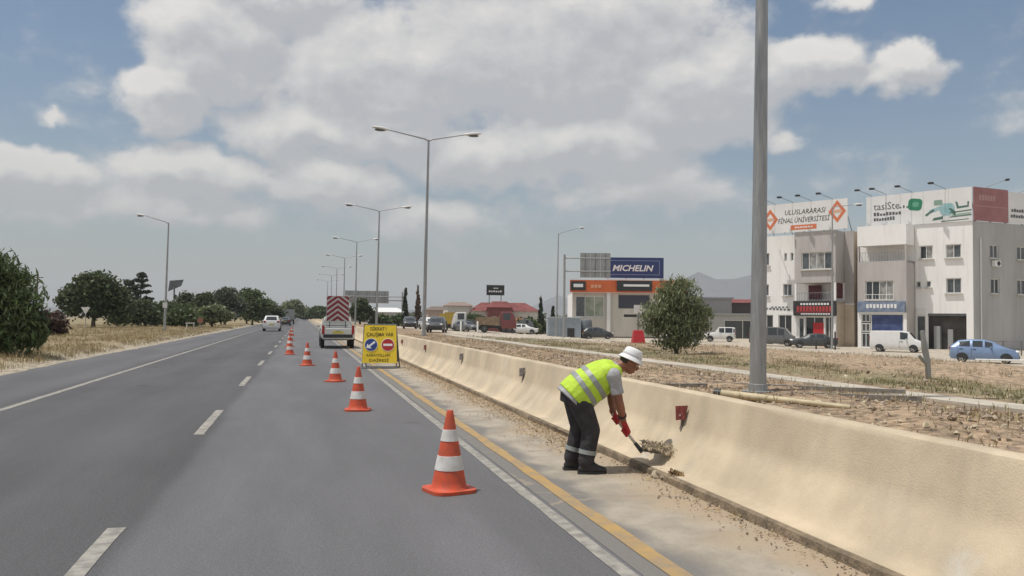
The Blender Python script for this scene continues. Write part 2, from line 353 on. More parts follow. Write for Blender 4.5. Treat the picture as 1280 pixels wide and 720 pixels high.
# the newer, browner shoulder outside the left edge line
sh = math_node(t, 'ADD', math_node(t, 'MULTIPLY', ramp(t, sep.outputs[0], -5.0, -5.35), .25), math_node(t, 'MULTIPLY', ramp(t, math_node(t, 'ADD', sep.outputs[0], math_node(t, 'MULTIPLY', big.outputs['Fac'], .25)), -1.15, -.95), .46))
tot = math_node(t, 'ADD', math_node(t, 'ADD', math_node(t, 'ADD', w, fg), math_node(t, 'ADD', fb, spot)), math_node(t, 'ADD', math_node(t, 'ADD', sh, math_node(t, 'MULTIPLY', ramp(t, math_node(t, 'ADD', sep.outputs[0], math_node(t, 'MULTIPLY', math_node(t, 'SUBTRACT', big.outputs['Fac'], .5), .3)), 2.02, 2.26), 1.25)), 1.0))
hv = t.nodes.new('ShaderNodeHueSaturation'); t.links.new(src, hv.inputs['Color']); t.links.new(tot, hv.inputs['Value']); t.links.new(hv.outputs[0], bs.inputs['Base Color'])
structure('road', rb, asphalt)
def worn_line(name, x0, x1, y0, y1, m, wob=.012, step=.5):
    b = MB(); yy = list(np.arange(y0, min(y1, 60), step))+([y1] if y1 <= 60 else list(np.linspace(max(60, y0), y1, 12)))
    vs = [];
    for y in yy:
        vs += [(x0+wob*fbm(x0, y, 2.2), y, .004 if x0 < 2.1 else .009), (x1+wob*fbm(x1+8, y, 2.2), y, .004 if x0 < 2.1 else .009)]
    b.add(vs, [(2*i, 2*i+1, 2*i+3, 2*i+2) for i in range(len(yy)-1)]); return structure(name, b, m)
worn_line('edge_line', -4.92, -4.78, -6, 700, line_white)
worn_line('edge_line', 1.975, 2.085, -6, 700, line_white)
worn_line('yellow_line', 2.28, 2.42, -6, 700, line_yellow, .02)
for k in range(-1, 34):
    y0 = 3.9+8.2*k; worn_line('lane_dash', -1.40, -1.27, y0, y0+3.05, line_white, .01, .38)
# concrete gutter between the road and the barrier, dusty towards the kerb
gut = mat('gutter_concrete', (.33,.292,.237), .9, noise_scale=1.6, noise_amt=.2, bump=.6, bump_scale=22)
t = gut.node_tree; bs = t.nodes['Principled BSDF']; src = bs.inputs['Base Color'].links[0].from_socket
tcn = t.nodes.new('ShaderNodeTexCoord'); sep = t.nodes.new('ShaderNodeSeparateXYZ'); t.links.new(tcn.outputs['Object'], sep.inputs[0])
nz = t.nodes.new('ShaderNodeTexNoise'); nz.inputs['Scale'].default_value = 1.1; nz.inputs['Detail'].default_value = 7; t.links.new(tcn.outputs['Object'], nz.inputs['Vector'])
fac = ramp(t, math_node(t, 'ADD', sep.outputs[0], math_node(t, 'MULTIPLY', math_node(t, 'SUBTRACT', nz.outputs['Fac'], .5), 1.5)), 2.75, 3.45)
mxn = t.nodes.new('ShaderNodeMix'); mxn.data_type = 'RGBA'; t.links.new(fac, mxn.inputs[0]); t.links.new(src, mxn.inputs[6]); mxn.inputs[7].default_value = (.37,.29,.20,1)
fa2 = ramp(t, math_node(t, 'ADD', sep.outputs[0], math_node(t, 'MULTIPLY', math_node(t, 'SUBTRACT', nz.outputs['Fac'], .5), .9)), 2.68, 2.42)
m9 = t.nodes.new('ShaderNodeMix'); m9.data_type = 'RGBA'; t.links.new(fa2, m9.inputs[0]); t.links.new(src, m9.inputs[6]); m9.inputs[7].default_value = (.175,.165,.152,1); t.links.new(m9.outputs[2], mxn.inputs[6])
vc = t.nodes.new('ShaderNodeTexVoronoi'); vc.feature = 'DISTANCE_TO_EDGE'; vc.inputs['Scale'].default_value = .36
wv = t.nodes.new('ShaderNodeVectorMath'); wv.operation = 'ADD'; t.links.new(tcn.outputs['Object'], wv.inputs[0]); t.links.new(nz.outputs['Color'], wv.inputs[1]); t.links.new(wv.outputs[0], vc.inputs['Vector'])
crk = ramp(t, vc.outputs['Distance'], .002, .009); mc = t.nodes.new('ShaderNodeMix'); mc.data_type = 'RGBA'; t.links.new(crk, mc.inputs[0])
mc.inputs[6].default_value = (.26,.225,.18,1); t.links.new(mxn.outputs[2], mc.inputs[7]); t.links.new(mc.outputs[2], bs.inputs['Base Color'])
gb = MB(); ge = list(np.arange(-12, 120, .55))+[200, 400, 700]; gx = [2.12, 2.45, 2.75, 3.1, 3.35, 3.5, 3.62]
gb.add([(x, y, (.004+.014*sst(2.7, 3.5, x)*(1+fbm(x, y, 1.6)))) for y in ge for x in gx],
       [(j*7+i, j*7+i+1, (j+1)*7+i+1, (j+1)*7+i) for j in range(len(ge)-1) for i in range(6)])
structure('gutter', gb, gut, 180)

# ------------------------------------------------------------------ concrete barrier
conc = mat('barrier_concrete', (.51,.422,.302), .9, noise_scale=.8, noise_amt=.17, bump=.28, bump_scale=75)
t = conc.node_tree; bs = t.nodes['Principled BSDF']; src = bs.inputs['Base Color'].links[0].from_socket
tcn = t.nodes.new('ShaderNodeTexCoord'); mp2 = t.nodes.new('ShaderNodeMapping'); mp2.inputs['Scale'].default_value = (1, 1.1, .16); t.links.new(tcn.outputs['Object'], mp2.inputs[0])
nz = t.nodes.new('ShaderNodeTexNoise'); nz.inputs['Scale'].default_value = 1.5; nz.inputs['Detail'].default_value = 6; t.links.new(mp2.outputs[0], nz.inputs['Vector'])
mxn = t.nodes.new('ShaderNodeMix'); mxn.data_type = 'RGBA'; t.links.new(ramp(t, nz.outputs['Fac'], .62, .76), mxn.inputs[0]); t.links.new(src, mxn.inputs[6]); mxn.inputs[7].default_value = (.565,.535,.485,1)
nz2 = t.nodes.new('ShaderNodeTexNoise'); nz2.inputs['Scale'].default_value = 14; nz2.inputs['Detail'].default_value = 8; nz2.inputs['Roughness'].default_value = .7; t.links.new(tcn.outputs['Object'], nz2.inputs['Vector'])
mp4 = t.nodes.new('ShaderNodeMapping'); mp4.inputs['Scale'].default_value = (1, 1.6, .35); mp4.inputs['Location'].default_value = (4, 9, 2); t.links.new(tcn.outputs['Object'], mp4.inputs[0])
nz5 = t.nodes.new('ShaderNodeTexNoise'); nz5.inputs['Scale'].default_value = 1.1; nz5.inputs['Detail'].default_value = 9; nz5.inputs['Roughness'].default_value = .68; t.links.new(mp4.outputs[0], nz5.inputs['Vector'])
m5 = t.nodes.new('ShaderNodeMix'); m5.data_type = 'RGBA'; t.links.new(math_node(t, 'MULTIPLY', ramp(t, nz5.outputs['Fac'], .48, .66), .55), m5.inputs[0]); t.links.new(mxn.outputs[2], m5.inputs[6]); m5.inputs[7].default_value = (.40,.345,.265,1)
pit = ramp(t, nz2.outputs['Fac'], .24, .40); m3 = t.nodes.new('ShaderNodeMix'); m3.data_type = 'RGBA'; t.links.new(pit, m3.inputs[0]); m3.inputs[6].default_value = (.40,.325,.225,1)
t.links.new(m5.outputs[2], m3.inputs[7]); t.links.new(m3.outputs[2], bs.inputs['Base Color'])
kerb_m = mat('kerb_stone', (.20,.155,.105), .95, noise_amt=.35, noise_scale=5, bump=.9, bump_scale=30)
barrier = thing('concrete_barrier', 'long tan sloped concrete barrier running beside the road', 'barrier', (0,0,0))
prof = [(3.545,.098),(3.66,.105),(3.70,.13),(3.745,.19),(3.90,.385),(3.935,.43),(3.965,.50),(4.02,.80),(4.035,.835),(4.06,.85),(4.17,.85),(4.20,.835),(4.22,.80),(4.34,.1),(4.34,-.1),(3.545,-.1)]
by = list(np.arange(-6, 60, .33))+list(np.arange(60, 150, 1.5))+[200, 300, 500]
bv = []
for y in by:
    w1 = .004*fbm(1, y, .35, 3)
    for i, (x, z) in enumerate(prof):
        j = .0025*noise.noise(Vector((i*3.1, y*2.3, 0))) if i < 13 else 0
        bv.append((x+w1+j, y, z+(.005*fbm(9, y, .3, 3)+.003*noise.noise(Vector((y*3., 2, 1))) if 8 <= i <= 12 else j*.5)))
n = len(prof); bb = MB(); bb.add(bv, [(k*n+i, k*n+(i+1)%n, (k+1)*n+(i+1)%n, (k+1)*n+i) for k in range(len(by)-1) for i in range(n)]+[tuple(range(n))])
part('barrier_wall', bb, conc, barrier, 34)
# rough kerb foot below the barrier face
kp = [(3.495,-.05),(3.50,.05),(3.505,.082),(3.53,.094),(3.56,.092),(3.56,-.05)]
kv = []; ky = list(np.arange(-6, 45, .16))+list(np.arange(45, 150, 1.2))+[200, 300, 500]
for y in ky:
    for i, (x, z) in enumerate(kp): q = .014*noise.noise(Vector((i*2.2, y*4.7, 5)))+.010*fbm(i, y, .7, 3); kv.append((x+(q if i < 4 else 0), y, z+(q*.5 if 0 < i < 4 else 0)))
n = len(kp); kb = MB(); kb.add(kv, [(k*n+i, k*n+(i+1)%n, (k+1)*n+(i+1)%n, (k+1)*n+i) for k in range(len(ky)-1) for i in range(n)]+[tuple(range(n))])
part('kerb_foot', kb, kerb_m, barrier, 35)
# rusty red marker plates on short straps, fixed to the barrier face
rusty = mat('rusty_red_plate', (.17,.035,.028), .6, noise_amt=.4, noise_scale=30); strap_m = mat('strap', (.14,.12,.11), .7)
def marker(y, red=True):
    r = link('marker_plate', MB().prism([(-.06,-.0),(.06,.02),(.085,.17),(-.085,.15)], 0, .012, M=frame_M((3.935, y, .545), (.35,-.94,0), (.1,0,1))).mesh('marker_plate', rusty if red else strap_m), barrier)
    part('strap', MB().obox((3.957, y, .50), (.012,.0,.0), (0,.014,0), (.012,0,.075)), strap_m, r)
    part('bolt', MB().ball((3.93, y, .60), .012), steel, r)
for k, y in enumerate((8.3, 15.0, 21.1, 27.6, 34.2, 40.8, 47.4, 54.0)): marker(y, k in (0, 3, 4))

# pale concrete walkway beyond the barrier
path_m = mat('path_concrete', (.44,.40,.33), .9, noise_amt=.16, noise_scale=1.2, bump=.3)
pb = MB(); py_ = list(np.arange(2, 74, 1.0))
pb.add([(x+.09*fbm(x, y, .3), y, z+.03*fbm(3, y, .2)) for y in py_ for x, z in ((12.02,.0),(12.02,.13),(12.9,.13),(12.95,-.15))],
       [(4*j+i, 4*j+i+1, 4*j+5+i, 4*j+4+i) for j in range(len(py_)-1) for i in range(3)])
structure('footpath', pb, path_m)
# hills on the horizon
hm = mat('hill_rock', (.115,.12,.13), .95, noise_amt=.3, noise_scale=.004)
hb = MB(); na = 150
def ridge(a):           # azimuth in degrees -> height in metres at 6 km
    h = 60+40*fbm(a, 2, .12)
    for c, w_, k in ((26.4,1.9,255),(29.6,1.9,205),(33.5,3,110),(22,3,60),(17.2,1.6,90),(41,6,150),(55,9,230),(70,9,300),(-40,14,120)):
        h += k*math.exp(-abs((a-c)/w_)**1.7)
    return h*(1+.10*fbm(a, 7, .9)+.035*fbm(a, 3, 4))
for j, (rr, kf) in enumerate(((3500,-.02),(3800,.22),(4050,.5),(4250,.71),(4600,.42),(5000,-.02))):
    for i in range(na+1):
        a = -75+i*(175/na); q = ridge(a)*kf*(1+(.16*fbm(a, rr, .5) if 0 < j < 5 and j != 3 else 0)); hb.v.append((rr*sin(radians(a)), rr*cos(radians(a)), q if kf > 0 else -40))
for j in range(5):
    for i in range(na): o = j*(na+1)+i; hb.f.append((o, o+1, o+na+2, o+na+1)); hb.m.append(0)
structure('hills', hb, hm, 180)

# ------------------------------------------------------------------ vegetation
leaf_dark = leaf_mat('dark_leaves', (.082,.108,.05)); leaf_mid = leaf_mat('green_leaves', (.105,.14,.06)); leaf_olive = leaf_mat('olive_leaves', (.185,.21,.11)); leaf_bush = leaf_mat('bush_leaves', (.11,.15,.06))
leaf_grey = leaf_mat('grey_leaves', (.10,.115,.078)); leaf_red = leaf_mat('purple_brown_leaves', (.085,.052,.042)); leaf_cyp = leaf_mat('cypress_leaves', (.042,.06,.032)); leaf_brown = leaf_mat('brown_cypress_leaves', (.13,.085,.06))
def leaf_cloud(clumps, n, size, droop=0., sub=9, seed=0, fill=.75, aspect=1.9):
    g = np.random.default_rng(seed); vol = np.array([c[3]*c[4]*c[5] for c in clumps])**.75; cnt = (n*vol/vol.sum()).astype(int); P = []
    for c, k in zip(clumps, cnt):
        m = max(4, int(sub*(c[3]*c[4]*c[5])**.33*2))
        u = g.normal(size=(m, 3)); u /= np.linalg.norm(u, axis=1)[:, None]; u *= (g.random((m, 1))**.45)*fill
        idx = g.integers(0, m, k); s = .30*(.6+.8*g.random(m))[idx][:, None]
        q = u[idx]+g.normal(size=(k, 3))*s*np.array([1, 1, .8]); r = np.linalg.norm(q, axis=1); q[r > 1.22] *= (1.1/r[r > 1.22])[:, None]
        P.append(np.array(c[:3])+q*np.array(c[3:6]))
    P = np.concatenate(P); k = len(P)
    a = g.normal(size=(k, 3)); a[:, 2] -= droop*2; a /= np.linalg.norm(a, axis=1)[:, None]
    b = g.normal(size=(k, 3)); b -= (a*b).sum(1)[:, None]*a; b /= np.linalg.norm(b, axis=1)[:, None]
    c = np.cross(a, b); sz = size*(.6+.8*g.random((k, 1)))
    V = np.stack([P-a*sz*aspect*.5, P+b*sz*.5+c*sz*.12, P+a*sz*aspect*.5, P-b*sz*.5+c*sz*.12], 1).reshape(-1, 3)
    return V, k
def leaf_mesh(name, V, k, m):
    me = bpy.data.meshes.new(name); me.vertices.add(len(V)); me.vertices.foreach_set('co', V.astype('f').ravel())
    me.loops.add(4*k); me.loops.foreach_set('vertex_index', np.arange(4*k, dtype=np.int32)); me.polygons.add(k)
    me.polygons.foreach_set('loop_start', np.arange(0, 4*k, 4, dtype=np.int32)); me.update(calc_edges=True); me.materials.append(m); return me
def tree(name, label, cat, x, y, clumps, n, size, m, trunk=None, group=None, seed=1, droop=0., z=None, sub=9, aspect=1.9):
    t = thing(name, label, cat, (x, y, gz(x, y) if z is None else z), 0, group)
    V, k = leaf_cloud(clumps, n, size, droop, sub, seed, aspect=aspect); link('crown', leaf_mesh('crown', V, k, m), t)
    tb = MB(); r = random.Random(seed); h, rad = trunk or (.5, .08)
    tb.tube([(0,0,-.2),(r.uniform(-.1,.1)*h,r.uniform(-.1,.1)*h,h*.5),(r.uniform(-.1,.1)*h,r.uniform(-.1,.1)*h,h)], [rad*1.25, rad, rad*.8], 8); top = Vector(tb.v[-1])
    for c in clumps[:9]:
        e = Vector(c[:3]); mid = top.lerp(e, .5)+Vector((r.uniform(-.2,.2),r.uniform(-.2,.2),r.uniform(-.1,.25)))*c[3]*.5
        tb.tube([Vector((0,0,h*.85)), mid, e+Vector((0,0,c[5]*.3))], [rad*.62, rad*.4, rad*.14], 6)
        for q in range(3):
            f = e+Vector((r.uniform(-.8,.8)*c[3], r.uniform(-.8,.8)*c[4], r.uniform(-.3,.8)*c[5])); tb.tube([mid, mid.lerp(f, .5)+Vector((0,0,.1*c[5])), f], [rad*.32, rad*.2, rad*.06], 5)
    part('trunk', tb, bark, t, 60); return t
# the feathery olive green tree beyond the rubble
tree('pepper_tree', 'round feathery olive green tree on the dirt beyond the barrier, red sign base beside it', 'tree', 18.35, 39.2,
     [(0,0,2.75,1.15,1.15,1.15),(-.95,.1,1.9,.95,1,.95),(.8,0,2.0,.95,1,.9),(.15,-.3,1.35,1.35,1.1,.75),(.3,.1,3.5,.62,.6,.5),(-.5,0,3.05,.62,.6,.55),(1.2,.1,1.35,.6,.6,.55),(-1.3,-.1,1.25,.55,.5,.5),(1.45,0,2.1,.5,.5,.5),(-1.35,0,2.1,.5,.5,.5),(.1,0,.6,1.2,1.0,.5)], 8000, .065, leaf_olive, (.9,.11), seed=4, droop=.7, sub=34, aspect=4.2)
# near left edge of the photograph: tall dark green shrub by the road
tree('tamarisk_shrub', 'large dense dark green shrub at the left edge beside the road', 'shrub', -10.6, 33.2,
     [(-.6,0,2.1,1.5,1.6,1.6),(.7,-.1,1.7,.95,1.1,1.3),(-.3,-.2,3.1,1.0,1.1,.9),(-1.7,.2,3.4,1.2,1.2,1.1),(.55,-.2,.85,1.05,1.1,.9),(-1.0,-.4,.8,1.3,1.1,.9),(1.25,0,1.0,.5,.6,.7),(.5,0,2.75,.65,.7,.55)], 20000, .075, leaf_bush, (.7,.12), seed=9, droop=-.6, sub=22, aspect=3.8)
tree('dry_shrub', 'low purple brown shrub behind the large dark shrub', 'shrub', -16.1, 60, [(0,0,.9,1.1,1,.85),(.6,0,.5,.8,.8,.6),(-.8,0,.7,.8,.7,.7)], 2600, .17, leaf_red, (.3,.06), seed=3)
tree('broadleaf_tree', 'broad dark tree behind the give way sign on the left verge', 'tree', -20.9, 94.5,
     [(0,0,4.2,2.1,2,1.6),(-1.9,.1,3.2,1.5,1.4,1.25),(1.9,0,3.0,1.7,1.5,1.4),(.6,-.2,5.1,1.2,1.2,.8),(-1.0,0,4.9,1.0,1,.7),(2.7,0,1.9,1.2,1.2,1.2),(-2.9,0,2.7,.8,.8,.8),(.2,0,2.7,2.0,1.6,.9),(1.6,0,4.3,1.1,1.1,.9),(-1.7,0,2.0,1.4,1.2,1.1),(.5,0,1.7,1.3,1.2,.9),(2.2,0,1.2,1.3,1.2,1.0)], 9500, .22, leaf_dark, (1.2,.2), seed=12, sub=14)
def fir(label, x, y, h, seed, m=leaf_cyp, group=None):
    t = thing('fir_tree', label, 'tree', (x, y, gz(x, y)), 0, group); tb = MB(); tb.tube([(0,0,-.2),(0,0,h)], [.2,.05], 7); part('trunk', tb, bark, t, 60)
    r = random.Random(seed); cl = []; z = h*.38
    while z < h:
        w = (h-z)*.34+.35; k = 6
        for i in range(k):
            a = i*2*pi/k+r.random()
            for q in (.45, .9): cl.append((cos(a)*w*q, sin(a)*w*q, z+.12*w*q+r.uniform(-.2,.2), .42, .42, .27))
        z += .85
    V, kk = leaf_cloud(cl, 3600, .19, .3, 5, seed); link('crown', leaf_mesh('crown', V, kk, m), t); return t
fir('tiered fir tree with open whorled branches rising over the left hedge', -22.6, 130, 7.4, 2)
fir('thinner fir tree between the broad tree and the tiered fir', -24.4, 131, 6.6, 5)
BUSH = [(0,0,1.2,1.5,1.4,1.15),(-1.2,.1,.8,1.1,1.1,.85),(1.2,0,.9,1.1,1.1,.9),(.3,-.2,1.9,.9,.9,.7),(-.6,0,1.7,.8,.8,.65)]
def sc(cl, k, kz=None): kz = kz or k; return [(a*k, b*k, c*kz, d*k, e*k, f*kz) for a, b, c, d, e, f in cl]
for i, (x, y, k, kz, m, lab) in enumerate([
    (-18.6, 106, 1.35, 1.25, leaf_dark, 'dark bush at the foot of the broad tree'), (-17.2, 114, 1.3, 1.3, leaf_mid, 'mid green bush below the fir trees'),
    (-15.0, 116, 1.35, 1.15, leaf_mid, 'green bush just left of the single street lamp'), (-13.6, 104, .95, .95, leaf_mid, 'green bush just right of the single street lamp'), (-16.8, 132, 1.2, 2.0, leaf_dark, 'tall dark bush behind the single street lamp')]):
    tree('bush', lab+' on the left', 'bush', x, y, sc(BUSH, k, kz), 3400, .22, m, (.3,.07), 'bushes along the left verge', 20+i)
TREE = [(0,0,3.6,1.9,1.9,1.5),(-1.6,0,2.7,1.4,1.4,1.2),(1.7,.1,2.8,1.5,1.4,1.2),(.3,0,4.7,1.2,1.2,.8),(-.8,.2,4.2,1,1,.8),(0,-.3,1.7,2.1,1.6,1.1)]
for i, (x, y, k, kz, m, lab) in enumerate([
    (-13.7, 128, .78, .88, leaf_dark, 'small dark round headed tree first in the row left of the white car'), (-11.6, 137, 1.05, 1.08, leaf_grey, 'taller greyish round headed tree in the row left of the white car'),
    (-8.3, 150, 1.2, 1.15, leaf_mid, 'broad green tree nearest the road in the row left of the white car'), (-10.6, 108, .8, .52, leaf_olive, 'low olive green tree in front of the row left of the white car'),
    (-6.4, 160, 1.1, .85, leaf_dark, 'dark tree at the road end of the row left of the white car'),(-9.8, 160, 1.2, 1.2, leaf_dark, 'dark tree at the back of the row left of the white car'),
    (-3.3, 300, 1.9, 1.35, leaf_olive, 'rounded olive tree far down the road over the lorry'), (4.6, 262, 1.2, .85, leaf_mid, 'small far tree left of the chevron board'), (1.0, 330, 1.4, .8, leaf_dark, 'distant tree at the end of the road'),
    (9.9, 150, .80, .84, leaf_dark, 'dark tree showing right of the chevron board'), (7.6, 240, 1.1, .8, leaf_dark, 'far dark tree behind the chevron board')]):
    tree('roadside_tree', lab, 'tree', x, y, sc(TREE, k, kz), 4200, .24*max(1, y/170), m, (1.2*kz,.16), 'trees along the road', 40+i)
def cypress(label, x, y, h, w, m, seed):
    cl = [(0,0,h*(.1+.8*i/9),w*(1-.75*abs(i/9-.25)**1.2 if i/9 > .25 else 1)*(1-.35*(i/9)),w*(1-.6*i/9),h*.1) for i in range(10)]
    tree('cypress', label, 'tree', x, y, cl, 1700, .2, m, (.6,.12), 'slim cypresses', seed, droop=-1.2)
cypress('slim dark cypress right of the far gantry sign', 16.6, 140, 6.9, .62, leaf_cyp, 61)
cypress('brownish half dry cypress beside the nearest double street lamp', 18.8, 141, 7.2, .62, leaf_brown, 62)
cypress('slim cypress left of the sign post near the tyre shop', 36.6, 128, 6.2, .55, leaf_cyp, 63)
cypress('shorter cypress between the sign post and the tyre shop', 38.6, 128, 4.8, .55, leaf_cyp, 64)
for i, (x, y, k, kz, m, lab) in enumerate([(13.6, 150, 1.1, .8, leaf_mid, 'green hedge bush below the far gantry sign'), (16.6, 150, 1.0, .85, leaf_mid, 'green hedge bush at the foot of the dark cypress'), (19.2, 146, .9, .9, leaf_dark, 'dark hedge bush between the two cypresses'),
    (25.6, 140, 1.25, 1.0, leaf_olive, 'olive bush left of the red roofed house'), (28.4, 142, 1.2, 1.2, leaf_mid, 'green bush in front of the red roofed house, left end'), (31.8, 118, .9, .95, leaf_mid, 'green bush right of the red lorry'), (38.0, 134, 1.4, .9, leaf_dark, 'dark bush behind the tyre shop'), (41, 150, 1.4, .9, leaf_dark, 'dark bush left of the grey shed, far back')]):
    tree('bush', lab, 'bush', x, y, sc(BUSH, k, kz), 2000, .25, m, (.3,.07), 'bushes beyond the dirt lot', 70+i)
# a far belt of trees along the horizon that reads as one mass
g = np.random.default_rng(5); cl = []
for i in range(170):
    a = g.uniform(-24, 50); r_ = g.uniform(380, 900); s_ = g.uniform(2.5, 5.5)
    if -5 < a < 3.5 and r_ < 700: continue
    cl.append((r_*sin(radians(a)), r_*cos(radians(a)), s_*.55-.4, s_*1.5, s_*1.2, s_*.75))
V, k = leaf_cloud(cl, 15000, 1.1, 0, 3, 8); link('far_trees', leaf_mesh('far_trees', V, k, leaf_grey), kind='stuff')
# dry grass, weeds and dead leaves
def blades(name, pts, h, w, m, seed, per=7, spread=.12):
    g = np.random.default_rng(seed); P = np.repeat(np.array(pts), per, 0); k = len(P); P[:, :2] += g.normal(size=(k, 2))*spread
    a = g.uniform(0, 2*pi, k); lean = g.uniform(.1, .8, k); hh = h*(.4+.9*g.random(k)); ux = np.stack([np.cos(a), np.sin(a), 0*a], 1); px_ = np.stack([-np.sin(a), np.cos(a), 0*a], 1)
    tip = P+ux*(lean*hh)[:, None]; tip[:, 2] += hh; midp = P+ux*(lean*hh*.3)[:, None]; midp[:, 2] += hh*.55
    V = np.stack([P-px_*w, midp-px_*w*.8, tip, midp+px_*w*.8], 1).reshape(-1, 3); link(name, leaf_mesh(name, V, k, m), kind='stuff')
straw = leaf_mat('straw', (.29,.225,.115), .3, 1.5); weed = leaf_mat('weed_green', (.185,.18,.085), .35, 1.5)
pts = []
for i in range(15000):
    y = 15+115*random.random()**1.6; x = -8.3-(random.random()**1.3)*(6+y*.20)
    if fbm(x, y, .5) > -.25: pts.append((x, y, gz(x, y)-.02))
blades('dry_grass', pts, .20, .012, straw, 1, 5, .15)
pts = [(x, y, gz(x, y)-.02) for x, y in ((random.uniform(13.3, 20.5), 8+60*random.random()**1.3) for i in range(6500)) if fbm(x, y, .45) > .05]
blades('green_weeds', pts, .12, .010, weed, 2, 6, .2)
pts = [(x, y, gz(x, y)-.02) for x, y in ((random.uniform(4.6, 36), 4+62*random.random()**1.3) for i in range(9000)) if fbm(x+5, y, .4) > .08 and not 11.9 < x < 13]
blades('dry_weeds', pts, .17, .010, straw, 3, 5, .2)
# rubble: broken stones over the strip behind the barrier
def stones(name, pts, m, seed):
    r = random.Random(seed); mb = MB()
    base = [(1,0,0),(-1,0,0),(0,1,0),(0,-1,0),(0,0,1),(0,0,-1)]; fs = [(0,2,4),(2,1,4),(1,3,4),(3,0,4),(2,0,5),(1,2,5),(3,1,5),(0,3,5)]
    for x, y, z, s in pts:
        e = Euler((r.uniform(0,6),r.uniform(0,6),r.uniform(0,6))).to_matrix(); k = [s*r.uniform(.5,1.4) for _ in range(3)]
        mb.add([Vector((x,y,z))+e @ Vector((v[0]*k[0]*r.uniform(.7,1.2), v[1]*k[1]*r.uniform(.7,1.2), v[2]*k[2]*.8)) for v in base], fs)
    return part(name, mb, m, kind='stuff')
rub_m = mat('rubble_stone', (.36,.295,.22), .95, noise_scale=6, noise_amt=.3, island=.4); pts = []
for i in range(16000):
    y = 3+52*random.random()**1.7; x = random.uniform(4.45, 11.8); s = .010+.055*random.random()**3.2
    if fbm(x, y, .6) > -.35: pts.append((x, y, gz(x, y)+s*.2, s))
for i in range(5000):
    y = 6+65*random.random()**1.2; x = random.uniform(13.2, 37); s = .02+.10*random.random()**5
    if fbm(x+3, y, .4) > -.1: pts.append((x, y, gz(x, y)+s*.2, s))
for i in range(1300):
    y = 16+80*random.random()**1.5; x = -8.2-random.random()*9; s = .02+.1*random.random()**5; pts.append((x, y, gz(x, y)+s*.2, s))
stones('rubble', pts, rub_m, 4)
pts = []
for i in range(1500):
    y = 2+45*random.random()**1.5; x = 3.52-abs(random.gauss(0, .22)); s = .005+.016*random.random()**3; pts.append((x, y, .022+s*.4, s))
stones('gutter_grit', pts, rub_m, 5)
def litter(name, n, m, seed, f):
    r = np.random.default_rng(seed); P = np.array([f(r) for _ in range(n)]); k = len(P); s = .008+.016*r.random((k, 1)); a = r.uniform(0, 2*pi, k); t = r.normal(size=(k, 1))*.3
    u = np.stack([np.cos(a), np.sin(a), t[:, 0]], 1)*s; w = np.stack([-np.sin(a), np.cos(a), -t[:, 0]*.5], 1)*s*.45; up = np.array([0, 0, .012])
    V = np.stack([P-u, P+w+up*r.random((k, 1)), P+u+up*.5, P-w], 1).reshape(-1, 3); link(name, leaf_mesh(name, V, k, m), kind='stuff')
dead = leaf_mat('dead_leaves', (.30,.205,.11), .4, 3)
def lit_pos(r):
    y = 9.6+r.random()**1.3*24; return (3.50-abs(r.normal())*.20*(1+.8*np.sin(y*1.3)**2), y, .035)
litter('leaf_litter', 5200, dead, 3, lit_pos)
litter('leaf_litter', 300, dead, 6, lambda r: (3.50-abs(r.normal())*.12, 3+r.random()*6, .035))
def verge_pos(r):
    y = 3.5+r.random()**1.6*40; x = 4.5+r.random()*7.2; return (x, y, gz(x, y)+.02)
litter('dead_leaves', 9000, dead, 9, verge_pos)
# weed growing out of the kerb by the shovel
wt = thing('weed_tuft', 'small dry brown weed tuft at the kerb foot under the shovel', 'weed', (3.57, 7.68, .06))
V, k = leaf_cloud([(0,0,.04,.05,.05,.05),(.02,-.06,.04,.05,.06,.05)], 260, .016, -.6, 12, 31, aspect=2.6); link('foliage', leaf_mesh('foliage', V, k, dead), wt)

# ------------------------------------------------------------------ street lamps
def lamp_head(mb, p, d, L_=.95, w=.17):           # cobra head, pointing along d
    d = Vector(d).normalized(); s_ = d.cross(Vector((0,0,1))).normalized(); u = s_.cross(d); rings = []
    for f, ww, hh in ((0,.3,.35),(.12,.55,.7),(.4,1,1),(.7,1,.85),(.92,.7,.55),(1,.3,.25)):
        c = Vector(p)+d*L_*f; rings.append([c+s_*w*ww*cos(a)+u*(w*.52*hh*sin(a)) for a in [2*pi*i/12 for i in range(12)]])
    mb.loft(rings)
def street_lamp(label, x, y, h, arms, rb=.15, rt=.07, group=None, lean=(0, 0), z=None, rise=.55, hs=1.):
    z = gz(x, y) if z is None else z; t = thing('street_lamp', label, 'street lamp', (x, y, z), 0, group)
    top = Vector((lean[0], lean[1], h)); fl = MB(); fl.lathe([(rb*1.9, -.05), (rb*1.9, .03), (rb*1.15, .035), (rb*1.12, .16), (rb, .17)], 20)
    part('base_flange', fl, steel, t, 40)
    part('pole', MB().tube([(0,0,.0), tuple(top*.5), tuple(top)], [rb, (rb+rt)/2, rt], 20), steel, t, 60)
    for dx, dy, L_ in arms:
        d = Vector((dx, dy, 0)).normalized(); e = top+d*L_+Vector((0,0,rise))
        part('arm', MB().tube([top-Vector((0,0,.12)), top+d*.25+Vector((0,0,rise*.08)), e], [rt*.8, rt*.7, rt*.5], 10), steel, t, 60)
        hb_ = MB(); lamp_head(hb_, e-d*.12, d+Vector((0,0,.12)), .95*hs, .17*hs); hd = part('lamp_head', hb_, lamp_white, t, 60)
        part('lens', MB().ball(e+d*.42*hs+Vector((0,0,-.045)), .30*hs, .14*hs, .07*hs, M=Matrix.Rotation(atan2(d.y, d.x), 3, 'Z')), glass_grey, hd, 60)
    return t
AR = ((-1,.0,2.95), (1,.0,2.75))
